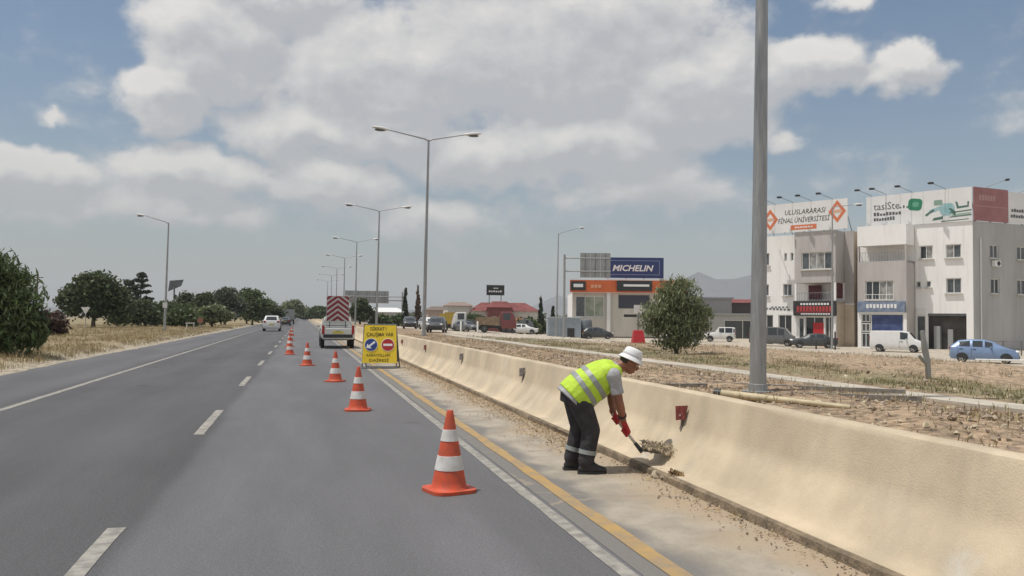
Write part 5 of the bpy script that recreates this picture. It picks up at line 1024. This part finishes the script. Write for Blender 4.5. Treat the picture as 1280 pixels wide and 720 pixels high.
def clip(poly, x0, x1, y0, y1):
    for ax, lim, sg in ((0,x0,1),(0,x1,-1),(1,y0,1),(1,y1,-1)):
        out = []
        for i in range(len(poly)):
            p, q = poly[i-1], poly[i]; a, b = sg*(p[ax]-lim), sg*(q[ax]-lim)
            if (a >= 0) != (b >= 0): t_ = a/(a-b); out.append((p[0]+(q[0]-p[0])*t_, p[1]+(q[1]-p[1])*t_))
            if b >= 0: out.append(q)
        poly = out
        if not poly: break
    return poly
dred = mat('chevron_red', (.24,.028,.036), .5)
for k in range(-2, 7):
    y0 = .12+k*.27
    for s_ in (1, -1):
        q = clip([(0,y0+.33),(s_*.57,y0-.10),(s_*.57,y0+.06),(0,y0+.49)], -.555, .555, .335, 1.605)
        if len(q) > 2: part('chevron_stripe', MB().prism(q, .0, .006, M=frame_M((0,-.021,0), (1,0,0), (0,0,1))), dred, cb)
for s_ in (-.4, .4): part('leg', MB().tube([(s_,.05,.0),(s_,.05,1.3)], .025, 8), steel_dark, cb)

# ------------------------------------------------------------------ cones
cone_o = mat('cone_orange', (.62,.085,.03), .6, noise_scale=9, col2=(.44,.085,.045)); cone_w = mat('cone_white', (.70,.69,.67), .55, noise_scale=9, col2=(.55,.53,.50))
CRad = lambda z: .165-(z-.04)/.70*.135
proto = None; CL = ['nearest orange and white traffic cone, bottom centre of the picture', 'traffic cone just left of the yellow sign, second nearest', 'traffic cone before the right rear of the pickup, third nearest', 'traffic cone left of the pickup, fourth nearest', 'traffic cone on the lane dashes, fifth nearest', 'sixth traffic cone, behind the one on the lane dashes', 'seventh traffic cone along the row', 'eighth and farthest traffic cone']
for k, (x, y) in enumerate(((1.36,7.82),(.96,14.79),(.82,21.4),(.18,28.4),(-.49,36.6),(-.62,45.5),(-.72,56),(-.80,70))):
    if proto is None:
        t = thing('traffic_cone', CL[0], 'traffic cone', (x, y, .002), .3, 'cones closing the right lane'); mb = MB()
        mb.prism(rounded(.44,.44,.12,6), 0, .03); part('base', mb, cone_o, t, 30)
        mb = MB(); mb.lathe([(.185,.03),(.165,.05),(CRad(.1),.1),(CRad(.4),.4),(CRad(.70),.70),(.032,.735),(.026,.75),(.012,.752)], 40); part('body', mb, cone_o, t, 40)
        for z0, z1 in ((.20,.335),(.465,.575)): part('white_band', MB().lathe([(CRad(z0)-.004,z0),(CRad(z0)+.004,z0+.003),(CRad(z1)+.004,z1-.003),(CRad(z1)-.004,z1)], 40), cone_w, t, 40)
        proto = t
    else: copy_tree(proto, None, (x, y, .002), .3+k*1.1, CL[k])

# ------------------------------------------------------------------ yellow works sign
ws = thing('works_sign', 'yellow road works sign board on an A frame beside the pale pickup', 'traffic sign', (2.36, 26.5, 0), radians(-6))
yel = mat('yellow_sign_sheet', (.80,.58,.03), .5, noise_amt=.06, noise_scale=5); tl = Vector((0, .16, 1)).normalized(); MS = lambda x, z, o=0.: frame_M(Vector((x,-.02,0))+tl*z+Vector((0,-1,.16)).normalized()*o, (1,0,0), tl)
part('board', MB().prism([(-.54,.18),(.54,.18),(.50,1.37),(-.48,1.37)], -.012, .012, M=MS(0,0)), yel, ws)
for s_ in (-.53, .53):
    part('leg', MB().tube([Vector((s_,-.0,0)), Vector((s_*.93,0,0))+tl*1.40+Vector((0,.01,0))], .02, 8), steel_dark, ws)
    part('leg', MB().tube([Vector((s_+.10,.60,0)), Vector((s_*.93,.02,0))+tl*1.40], .02, 8), steel_dark, ws)
part('foot_bar', MB().tube([(-.53,.0,.03),(.53,.0,.03)], .02, 8), steel_dark, ws); part('foot_bar', MB().tube([(-.43,.6,.03),(.63,.6,.03)], .02, 8), steel_dark, ws)
bk = MB(); bk.add([(-.46,.54,.2),(.60,.54,.2),(.52,.27,1.3),(-.46,.27,1.3)], [(0,1,2,3)]); bk.add([(-.46,.555,.2),(.60,.555,.2),(.52,.285,1.3),(-.46,.285,1.3)], [(3,2,1,0)]); part('back_board', bk, steel_dark, ws)
part('header_bar', MB().tube([tl*1.39+Vector((-.50,-.01,0)), tl*1.39+Vector((.5,-.01,0))], .022, 8), steel_dark, ws)
ink = mat('sign_ink', (.10,.075,.01), .6); sblue = mat('sign_blue', (.02,.05,.22), .45); sred = mat('sign_red', (.42,.02,.02), .45)
text_mesh('lettering', 'D\u0130KKAT !', .15, ink, ws, MS(-.05,1.25,.014), .001, bold=.004, width=.5); text_mesh('lettering', '\u00c7ALI\u015eMA VAR', .16, ink, ws, MS(.0,1.07,.014), .001, bold=.004, width=.84)
text_mesh('lettering', 'KARAYOLLARI', .12, ink, ws, MS(-.04,.42,.014), .001, bold=.002, width=.72); text_mesh('lettering', 'DA\u0130RES\u0130', .12, ink, ws, MS(-.02,.26,.014), .001, bold=.002, width=.6)
disc = lambda r, n=36: [(r*cos(2*pi*i/n), r*sin(2*pi*i/n)) for i in range(n)]
for cx, m in ((-.27, sblue), (.25, sred)):
    d_ = part('sign_disc', MB().prism(disc(.205), 0, .012, M=MS(cx,.75,.013)), white_print, ws); part('disc_face', MB().prism(disc(.19), 0, .004, M=MS(cx,.75,.025)), m, d_)
    if m is sred: part('white_bar', MB().prism([(-.14,-.035),(.14,-.035),(.14,.035),(-.14,.035)], 0, .003, M=MS(cx,.75,.030)), white_print, d_)
    else: part('arrow', MB().prism([(-.145,-.10),(.02,-.12),(-.03,-.06),(.135,.07),(.10,.12),(-.07,-.02),(-.12,.03)], 0, .003, M=MS(cx,.75,.030)), white_print, d_)
# ------------------------------------------------------------------ small signs and debris
ys = thing('give_way_sign', 'white triangular give way sign on a thin post before the broad dark tree', 'road sign', (-20.5, 89.5, gz(-20.5,89.5))); part('post', MB().tube([(0,0,0),(0,0,1.7)], .035, 8), steel, ys); part('plate', MB().prism([(0,-.42),(.42,.3),(-.42,.3)], 0, .015, M=frame_M((0,-.05,1.75),(1,0,0),(0,0,1))), white_paint, ys)
rs = thing('round_sign', 'small faded red round sign among the olive bushes on the left', 'road sign', (-11.2, 101, gz(-11.2,101))); part('post', MB().tube([(0,0,0),(0,0,.9)], .035, 8), steel, rs); part('plate', MB().prism(disc(.32, 20), 0, .015, M=frame_M((0,-.05,.85),(1,0,0),(0,0,1))), mat('faded_red', (.34,.15,.11), .7), rs)
wb = thing('site_box', 'cream open site box on the verge right of the left street lamp', 'box', (-10.7, 88, gz(-10.7,88)), .2); part('lid', MB().box(-.4,-.3,.62,.4,.3,.72), sill_m, wb); part('side_panel', MB().box(-.36,-.26,0,-.28,.26,.62), sill_m, wb); part('side_panel', MB().box(.28,-.26,0,.36,.26,.62), sill_m, wb)
up = thing('utility_pole', 'thin wooden utility pole behind the dark shrub on the far left', 'pole', (-33.4,120,gz(-33.4,120))); part('post', MB().tube([(0,0,-.2),(.12,0,6.6)], [.14,.10], 8), bark, up); part('cross_arm', MB().box(-.6,-.05,6.1,.8,.05,6.2), bark, up)
fl = thing('billboard_back', 'slanted dark billboard panel above the bushes right of the left street lamp', 'billboard', (-19.5,140,gz(-19.5,140))); part('post', MB().tube([(0,0,0),(0,0,5.8)], .12, 8), steel_dark, fl); part('panel', MB().prism([(-.9,5.0),(1.0,5.9),(1.35,6.9),(-.7,6.7)], -.06, .06, M=frame_M((0,0,0),(1,0,0),(0,0,1))), steel_dark, fl)
pl = thing('fallen_pipe', 'pale yellowish pipe with dark end lying on the rubble by the barrier top', 'pipe', (7.25,13.1,.30)); part('tube', MB().tube([(-.25,.1,.06),(.35,-.45,.02),(1.15,-1.5,-.03)], [.075,.06,.04], 10), mat('pale_pipe', (.50,.42,.27), .6, noise_amt=.15), pl, 60); part('end_cap', MB().tube([(-.33,.17,.065),(-.245,.095,.06)], [.088,.088], 10), dark_plastic, pl, 60)
for k, (p, q, w_, lab) in enumerate((((8.4,16.6,.26),(12.0,14.8,.20),.055,'long grey concrete beam lying across the rubble behind the thick lamp post'), ((6.5,15.4,.33),(8.1,15.9,.28),.05,'short grey beam left of the thick lamp post base'), ((9.2,14.0,.24),(11.2,13.4,.2),.06,'thin grey beam in front of the long beam'))):
    p, q = Vector(p), Vector(q); d_ = (q-p)/2; s_ = d_.cross(Vector((0,0,1))).normalized()*w_
    one('concrete_beam', MB().obox((0,0,0), d_, s_, Vector((0,0,w_*.8))), mat('beam_concrete', (.27,.25,.22), .9, noise_amt=.25, noise_scale=4, bump=.4), lab, 'beam', tuple((p+q)/2), 0, 'beams lying on the rubble')
# leaning old sign post of the dirt strip, and a low pipe rail beside the blue car
sp_ = thing('bent_post', 'bent forked grey metal post on the dirt strip before the white van', 'post', (18.6,21.9,gz(18.6,21.9)))
part('post', MB().tube([(0,0,-.1),(-.03,.0,.55),(-.12,0,.9),(-.22,0,1.5)], [.085,.085,.10,.06], 10), steel, sp_, 60); part('brace', MB().tube([(-.35,0,.75),(-.05,0,.45)], .05, 8), steel, sp_, 60)
lr = thing('pipe_rail', 'low pale pipe rail on the ground in front of the blue hatchback', 'rail', (0,0,0)); a_, b_ = Vector((39.8,42.9,gz(39.8,42.9)+.32)), Vector((47.5,38.8,gz(47.5,38.8)+.32)); part('rail', MB().tube([a_, b_], .05, 8), white_paint, lr)
for k in range(4): p = a_.lerp(b_, k/3+.0); part('post', MB().tube([p-Vector((0,0,.4)), p-Vector((0,0,.052))], .045, 8), white_paint, lr)
for k, (x, y, h, lab) in enumerate(((46.6,66.5,1.6,'dark thin bollard post left of the white van'), (45.4,67.6,.9,'shorter dark post left of the thin bollard post'))):
    one('bollard', MB().lathe([(.07,-.1),(.07,h),(.04,h+.05)], 10), dark_plastic, lab, 'bollard', (x,y,gz(x,y)), 0, 'posts before the shops', 60)

# ------------------------------------------------------------------ road worker
def solid(name, mb, m, parent, voxel=.009, it=4, fac=.5, keep=False):
    me = mb.mesh(name, m); tmp = bpy.data.objects.new('tmp', me); COL.objects.link(tmp)
    r = tmp.modifiers.new('r', 'REMESH'); r.mode = 'VOXEL'; r.voxel_size = voxel
    if it: s_ = tmp.modifiers.new('s', 'SMOOTH'); s_.iterations = it; s_.factor = fac
    dg = bpy.context.evaluated_depsgraph_get(); out = bpy.data.meshes.new_from_object(tmp.evaluated_get(dg)); bpy.data.objects.remove(tmp)
    out.polygons.foreach_set('use_smooth', [True]*len(out.polygons)); out.materials.clear(); out.materials.append(m); out.name = name
    return link(name, out, parent)
def band(name, src, planes, m, parent, off=.004):     # strip of the garment between two parallel planes, lifted off it
    bm = bmesh.new(); bm.from_mesh(src.data)
    for co, no in planes: bmesh.ops.bisect_plane(bm, geom=bm.verts[:]+bm.edges[:]+bm.faces[:], plane_co=co, plane_no=no, clear_outer=True)
    bm.normal_update()
    for v in bm.verts: v.co += v.normal*off
    me = bpy.data.meshes.new(name); bm.to_mesh(me); bm.free(); me.materials.clear(); me.materials.append(m); me.polygons.foreach_set('use_smooth', [True]*len(me.polygons)); return link(name, me, parent)
def ering(c, t, ra, rb, n=18):      # ring round centre c across tangent t: ra in the vertical plane, rb sideways
    t = Vector(t).normalized(); s_ = Vector((0,1,0)); u = s_.cross(t).normalized(); return [Vector(c)+u*ra*cos(2*pi*i/n)+s_*rb*sin(2*pi*i/n) for i in range(n)]
def eloft(mb, secs):                # sections (x, y, z, ra, rb)
    P = [Vector(s_[:3]) for s_ in secs]; rings = []
    for i, s_ in enumerate(secs): rings.append(ering(P[i], P[min(i+1,len(P)-1)]-P[max(i-1,0)], s_[3], s_[4]))
    mb.loft(rings); return mb
WK = thing('person', 'man in yellow vest and white bucket hat bending to shovel soil by the barrier', 'person', (2.93, 8.50, .004), radians(-10))
skin = mat('sunburnt_skin', (.24,.098,.062), .55, noise_amt=.12, noise_scale=20, subsurf=.08); vest_m = mat('hi_vis_vest', (.47,.67,.05), .75, noise_amt=.07, noise_scale=9, bump=1.0, bump_scale=11)
silver = mat('reflective_tape', (.27,.29,.28), .4, noise_amt=.08, noise_scale=40); trs = mat('dark_grey_trousers', (.034,.031,.035), .85, noise_amt=.3, noise_scale=10, bump=1.0, bump_scale=13); shirt_m = mat('pale_grey_shirt', (.36,.36,.37), .85, noise_amt=.12, noise_scale=14, bump=.8, bump_scale=14)
hat_m = mat('white_hat_cloth', (.72,.72,.73), .8, bump=.15, bump_scale=120); boot_m = mat('black_boot', (.022,.021,.022), .6, noise_amt=.3, noise_scale=12); glove_m = mat('red_glove', (.42,.022,.025), .65, noise_amt=.2, noise_scale=25); hair_m = mat('dark_hair', (.035,.03,.027), .8)
V3 = Vector
TORSO = [(-.105,0,.80,.175,.185),(-.02,0,.875,.192,.205),(.10,0,.955,.182,.212),(.205,0,1.02,.158,.212),(.285,0,1.065,.125,.195),(.335,0,1.09,.085,.12)]
sh_n, sh_f = V3((.265,-.205,1.035)), V3((.275,.20,1.04)); el_n, el_f = V3((.325,-.20,.76)), V3((.31,.17,.78)); wr_n, wr_f = V3((.405,-.035,.535)), V3((.33,.12,.60))
# handle of the shovel: both gloves hold it
H0, H1 = V3((.20,.135,.735)), V3((.585,-.085,.235)); hd = (H1-H0).normalized()
gn = H0+hd*((.44-.20)/hd.x); gf = H0+hd*((.345-.20)/hd.x)
# body: head, neck, trunk core, arms as one surface
HC = V3((.475,-.005,1.165)); RH = Matrix.Rotation(radians(36), 3, 'Y') @ Matrix.Rotation(radians(-4), 3, 'Z'); hp = lambda x, y, z: HC+RH @ V3((x,y,z))
b = MB(); b.ball(hp(-.005,0,.02), .098, .077, .105, RH, 20, 14); b.ball(hp(.035,0,-.045), .066, .060, .072, RH, 16, 10); b.ball(hp(.062,0,-.088), .032, .034, .024, RH); b.ball(hp(.045,0,-.07), .05, .05, .04, RH)
b.tube([hp(.088,0,.022), hp(.108,0,-.012), hp(.112,0,-.026)], [.010,.014,.013], 10); b.ball(hp(.108,0,-.025), .017, .019, .013, RH); b.ball(hp(.085,.0,.035), .018, .055, .014, RH)
for s_ in (1, -1):
    b.ball(hp(-.005,s_*.080,-.012), .026, .012, .036, RH); b.ball(hp(.066,s_*.040,-.025), .028, .026, .024, RH)
b.ball(hp(.094,0,-.060), .014, .026, .008, RH); b.ball(hp(.092,0,-.073), .013, .022, .008, RH)
b.cap(V3((.31,0,1.075)), .072, hp(-.03,0,-.05), .062); eloft(b, [(x,y,z,a*.86,c*.86) for x,y,z,a,c in TORSO])
for s_, e_, w_ in ((sh_n,el_n,wr_n),(sh_f,el_f,wr_f)):
    b.cap(s_, .060, s_.lerp(e_,.5), .053); b.cap(s_.lerp(e_,.5), .053, e_, .044); b.cap(e_, .045, e_.lerp(w_,.35), .047); b.cap(e_.lerp(w_,.35), .047, w_, .031)
    b.cap(V3((.20, s_.y*.5, 1.0)), .08, s_, .07)
body = solid('body', b, skin, WK, .0075, 3)
eye_m = mat('eye_white', (.6,.58,.55), .2); 
for s_ in (1, -1):
    e = part('eye', MB().ball(hp(.082,s_*.030,.008), .0115), eye_m, WK, 180); part('iris', MB().ball(hp(.0915,s_*.030,.006), .0052), hair_m, e, 180)
    part('eyebrow', MB().tube([hp(.098,s_*.014,.034), hp(.097,s_*.034,.040), hp(.086,s_*.052,.034)], [.005,.006,.004], 8), hair_m, WK, 180)
part('mouth', MB().tube([hp(.098,-.022,-.067), hp(.107,0,-.066), hp(.098,.022,-.067)], [.003,.0035,.003], 8), mat('lip', (.2,.06,.05), .6), WK, 180)
hb2 = MB(); hb2.ball(hp(-.040,0,.0), .072, .079, .07, RH, 18, 12); part('hair', hb2, hair_m, WK, 180)
# bucket hat
RHt = Matrix.Rotation(radians(24), 3, 'Y'); MH = Matrix.Translation(hp(-.012,0,.052)) @ RHt.to_4x4(); h = MB()
h.lathe([(.104,.0),(.102,.04),(.094,.078),(.076,.094),(.04,.100),(.003,.101)], 32, M=MH); hat = part('hat', h, hat_m, WK, 60)
h = MB(); h.lathe([(.100,.012),(.120,-.006),(.138,-.034),(.140,-.037),(.136,-.040),(.118,-.014),(.098,.004)], 36, M=MH); part('brim', h, hat_m, hat, 50)
h = MB(); h.lathe([(.1065,.008),(.1085,.012),(.1085,.026),(.1065,.030)], 32, M=MH); part('hat_band', h, mat('hat_band', (.55,.55,.57), .8), hat, 40)
# trousers
def leg_secs(hip, kn, an, r): 
    h_, k_, a_ = map(V3, (hip, kn, an)); return [(h_,r[0]),(h_.lerp(k_,.5),r[1]),(k_,r[2]),(k_.lerp(a_,.45),r[3]),(a_,r[4])]
KN = {1: ((-.10,.095,.76),(-.045,.105,.46),(-.125,.115,.13)), -1: ((-.075,-.095,.76),(.045,-.115,.455),(-.005,-.125,.13))}
b = MB(); eloft(b, [(-.13,0,.70,.15,.175),(-.105,0,.77,.180,.195),(-.055,0,.845,.18,.2)])
for s_ in (1, -1):
    q = leg_secs(*KN[s_], (.125,.112,.098,.090,.082))
    for (p0,r0),(p1,r1) in zip(q, q[1:]): b.cap(p0, r0, p1, r1)
    # cloth folds gathered at knee and ankle
    a_ = V3(KN[s_][2]); k_ = V3(KN[s_][1])
    for j in range(3):
        c = a_.lerp(k_, .04+.10*j); b.ball(c+V3((.012*(-1)**j, .006, 0)), .088-.002*j, .086, .020, Matrix.Rotation(.3*(-1)**j,3,'Y'))
    b.ball(k_+V3((-.03,0,.03)), .085, .085, .03, Matrix.Rotation(.5,3,'Y'))
tro = solid('trousers', b, trs, WK, .009, 2)
for s_ in (1, -1):
    a_, k_ = V3(KN[s_][2]), V3(KN[s_][1]); ax = (k_-a_).normalized(); c = a_.lerp(k_, .30); bm_ = MB(); r0 = .094
    sl_ = []
    for dz in (-.022, .022):
        sl_.append([c+ax*dz+ (Matrix.Rotation(2*pi*i/28,3,ax) @ ax.cross(V3((0,1,0))).normalized())*(r0 if abs(dz) > 0 else r0) for i in range(28)])
    part('reflective_band', MB().loft(sl_), silver, WK, 40)
# boots
for s_ in (1, -1):
    an = V3(KN[s_][2]); d_ = V3((1, s_*.12, 0)).normalized(); b = MB(); g_ = V3((an.x, an.y, 0))
    b.cap(g_+V3((0,0,.16)), .062, g_+V3((-.01,0,.075)), .056); b.cap(g_+V3((-.045,0,.05))*1, .042, g_+d_*.10+V3((0,0,.055)), .050); b.cap(g_+d_*.10+V3((0,0,.055)), .048, g_+d_*.175+V3((0,0,.042)), .040); b.cap(g_+V3((-.01,0,.09)), .056, g_+d_*.09+V3((0,0,.065)), .05)
    bt = solid('boot', b, boot_m, WK, .008, 2); sole = MB(); out = [(-.09,-.04),(-.05,-.052),(.05,-.046),(.13,-.055),(.19,-.045),(.218,0),(.19,.045),(.13,.055),(.05,.046),(-.05,.052),(-.09,.04)]
    sole.prism(out, .0, .028, M=frame_M(g_, d_, V3((0,0,1)).cross(d_))); part('sole', sole, dark_plastic, bt)
    for j in range(4): q = g_+d_*(.045+.022*j)+V3((0,0,.122-.012*j)); part('lace', MB().tube([q+V3((0,-.028,-.008)), q+V3((0,0,.004)), q+V3((0,.028,-.008))], .004, 6), strap_m, bt)
# shirt (hem below the vest and sleeves) and vest
b = MB(); eloft(b, [(-.152,0,.748,.2,.212),(-.105,0,.80,.198,.208),(-.02,0,.875,.196,.210),(.10,0,.955,.188,.217),(.205,0,1.02,.165,.218),(.285,0,1.065,.13,.2),(.32,0,1.083,.09,.125)])
for s_, e_ in ((sh_n,el_n),(sh_f,el_f)):
    q = s_.lerp(e_, .72); b.cap(V3((.20,s_.y*.55,1.0)), .095, s_, .077); b.cap(s_, .077, s_.lerp(e_,.45), .067); b.tube([s_.lerp(e_,.40), q], [.067,.070], 16)
shirt = solid('shirt', b, shirt_m, WK, .009, 2)
b = MB(); eloft(b, [(-.128,0,.772,.214,.222),(-.075,0,.822,.216,.226),(-.02,0,.872,.212,.226),(.10,0,.955,.203,.230),(.205,0,1.022,.180,.228),(.275,0,1.066,.148,.195),(.325,0,1.092,.105,.13)])
for y in (-.14, .14): b.cap(V3((.21,y,1.05)), .10, V3((.29,y*.85,1.06)), .085)
vest = solid('vest', b, vest_m, WK, .009, 3)
ax = V3((.82,0,.57)).normalized()
for c0, w_ in (((-.015,0,.873),.027),((.085,0,.943),.027)):
    c = V3(c0); band('reflective_band', vest, [(c+ax*w_, ax), (c-ax*w_, -ax)], silver, vest)
part('collar', MB().tube([V3((.30,-.09,1.075)), V3((.335,-.07,1.13)), V3((.31,0,1.155)), V3((.335,.07,1.13)), V3((.30,.09,1.075))], .014, 8), shirt_m, shirt, 180)
# gloves: palm, four unequal fingers curled round the handle, thumb closing from the side
def glove(c, wrist, sgn):
    b = MB(); c = V3(c); wd = (V3(wrist)-c); wd = (wd-hd*wd.dot(hd)).normalized(); sd = hd.cross(wd).normalized()*sgn
    b.cap(V3(wrist)+(V3(wrist)-c).normalized()*.045, .036, V3(wrist), .033); b.cap(V3(wrist), .032, c+wd*.036-hd*.018, .026); b.cap(V3(wrist), .030, c+wd*.034+hd*.022, .024)
    for o_ in (-.03,-.01,.01,.03): b.cap(V3(wrist).lerp(c+wd*.036, .4)+hd*o_*.6, .018, c+wd*.033+hd*o_, .016)
    fin = []
    for j, (o_, L_) in enumerate(((-.036,1.),(-.012,1.12),(.012,1.05),(.035,.86))):
        R_ = .030; pts = []
        for k_ in range(5):
            a = radians(10+58*k_*L_); pts.append(c+hd*(o_+.002*k_)+wd*R_*cos(a)+sd*R_*sin(a)*1.05)
        for k_ in range(4): b.cap(pts[k_], .0125-.0009*k_, pts[k_+1], .0125-.0009*(k_+1))
    tp_ = [c+wd*.034-hd*.030, c+wd*.020-hd*.048-sd*.026, c-wd*.006-hd*.046-sd*.033, c-wd*.026-hd*.040-sd*.014]
    for k_ in range(3): b.cap(tp_[k_], .0145-.001*k_, tp_[k_+1], .0145-.001*(k_+1))
    return solid('glove', b, glove_m, WK, .0045, 2)
glove(gn, wr_n, 1); glove(gf, wr_f, -1)
part('wristwatch', MB().tube([wr_n.lerp(el_n,.30)-(el_n-wr_n).normalized()*.012, wr_n.lerp(el_n,.30)+(el_n-wr_n).normalized()*.012], .047, 16), dark_plastic, WK, 40)
# shovel held in both gloves
SV = thing('shovel', 'short shovel with pale handle held by the worker, blade under the soil', 'shovel', tuple(WK.location), WK.rotation_euler.z)
wood = mat('pale_handle', (.55,.48,.38), .6, noise_amt=.15, noise_scale=10); part('handle', MB().tube([gf-hd*.075, H1-hd*.06], .0155, 12), wood, SV, 60)
part('socket', MB().tube([H1-hd*.10, H1+hd*.02], [.020,.024], 12), dark_plastic, SV, 60)
bl = MB(); u_ = V3((.86,-.12,-.12)).normalized(); w_ = V3((0,0,1)).cross(u_).normalized(); n_ = u_.cross(w_); vs = []
for i in range(7):
    for j in range(7):
        a, c = i/6, (j-3)/3; wid = .115*(1 if a < .55 else 1-(a-.55)**2*2.6); vs.append(H1+hd*.01+u_*(.27*a)+w_*c*wid+n_*(.030*c*c+.015*(1-a)*(1-abs(c))))
f_ = [(i*7+j, i*7+j+1, (i+1)*7+j+1, (i+1)*7+j) for i in range(6) for j in range(6)]; bl.add(vs, f_); bl.add([v-n_*.004 for v in vs], [q[::-1] for q in f_])
part('blade', bl, mat('worn_blade', (.42,.41,.40), .45, metal=.6, noise_amt=.3, noise_scale=12), SV, 60)
# heap of dusty soil and dry stalks on the blade, crumbling off its edge
soil = mat('dusty_soil', (.38,.31,.225), .95, noise_amt=.3, noise_scale=16, bump=.8, bump_scale=50); b = MB(); r = random.Random(5); bc = H1+u_*.15+n_*.02
for k in range(60): b.ball(bc+u_*r.uniform(-.13,.17)+w_*r.uniform(-.10,.10)+V3((0,0,r.uniform(.0,.075)*r.random())), r.uniform(.012,.036), r.uniform(.012,.036), r.uniform(.010,.026), Euler((r.random()*3,r.random()*3,0)).to_matrix(), 7, 4)
SO = thing('soil_heap', 'heap of dusty soil and dry stalks lying on the shovel blade', 'soil', tuple(WK.location), WK.rotation_euler.z); solid('clod', b, soil, SO, .006, 0)
mb = MB()
for k in range(170):
    p = bc+u_*r.uniform(-.14,.2)+w_*r.uniform(-.1,.1)+V3((0,0,r.uniform(.01,.08))); d_ = V3((r.uniform(-1,1),r.uniform(-1,1),r.uniform(-.3,.8))).normalized()*r.uniform(.03,.085); mb.tube([p, p+d_*.5+V3((0,0,.01)), p+d_], [.004,.0035,.0015], 4)
o = part('dry_stalks', mb, leaf_mat('pale_stalks', (.52,.44,.31), .3, 3), SO); o['kind'] = 'stuff'
# the loosened pile at the kerb below the blade
b = MB(); base = V3((3.56,7.98,.03))
for k in range(34): b.ball(base+V3((r.gauss(0,.055),r.gauss(0,.10),r.uniform(-.02,.05))), r.uniform(.02,.045), r.uniform(.02,.045), r.uniform(.015,.03), None, 8, 6)
sp2 = solid('soil_pile', b, soil, None, .01, 1); sp2['label'] = 'low pile of loosened soil at the kerb foot under the shovel'; sp2['category'] = 'soil'

# ------------------------------------------------------------------ haze
hz = bpy.data.materials.new('haze_air'); hz.use_nodes = True; t = hz.node_tree; t.nodes.clear()
pv = t.nodes.new('ShaderNodeVolumePrincipled'); pv.inputs['Color'].default_value = (.90, .945, .97, 1); pv.inputs['Density'].default_value = 0.00021; pv.inputs['Anisotropy'].default_value = 0.0
o = t.nodes.new('ShaderNodeOutputMaterial'); t.links.new(pv.outputs[0], o.inputs['Volume'])
b = MB().box(-12500, -900, -45, 12500, 14500, 520); h = part('haze', b, hz, kind='stuff')
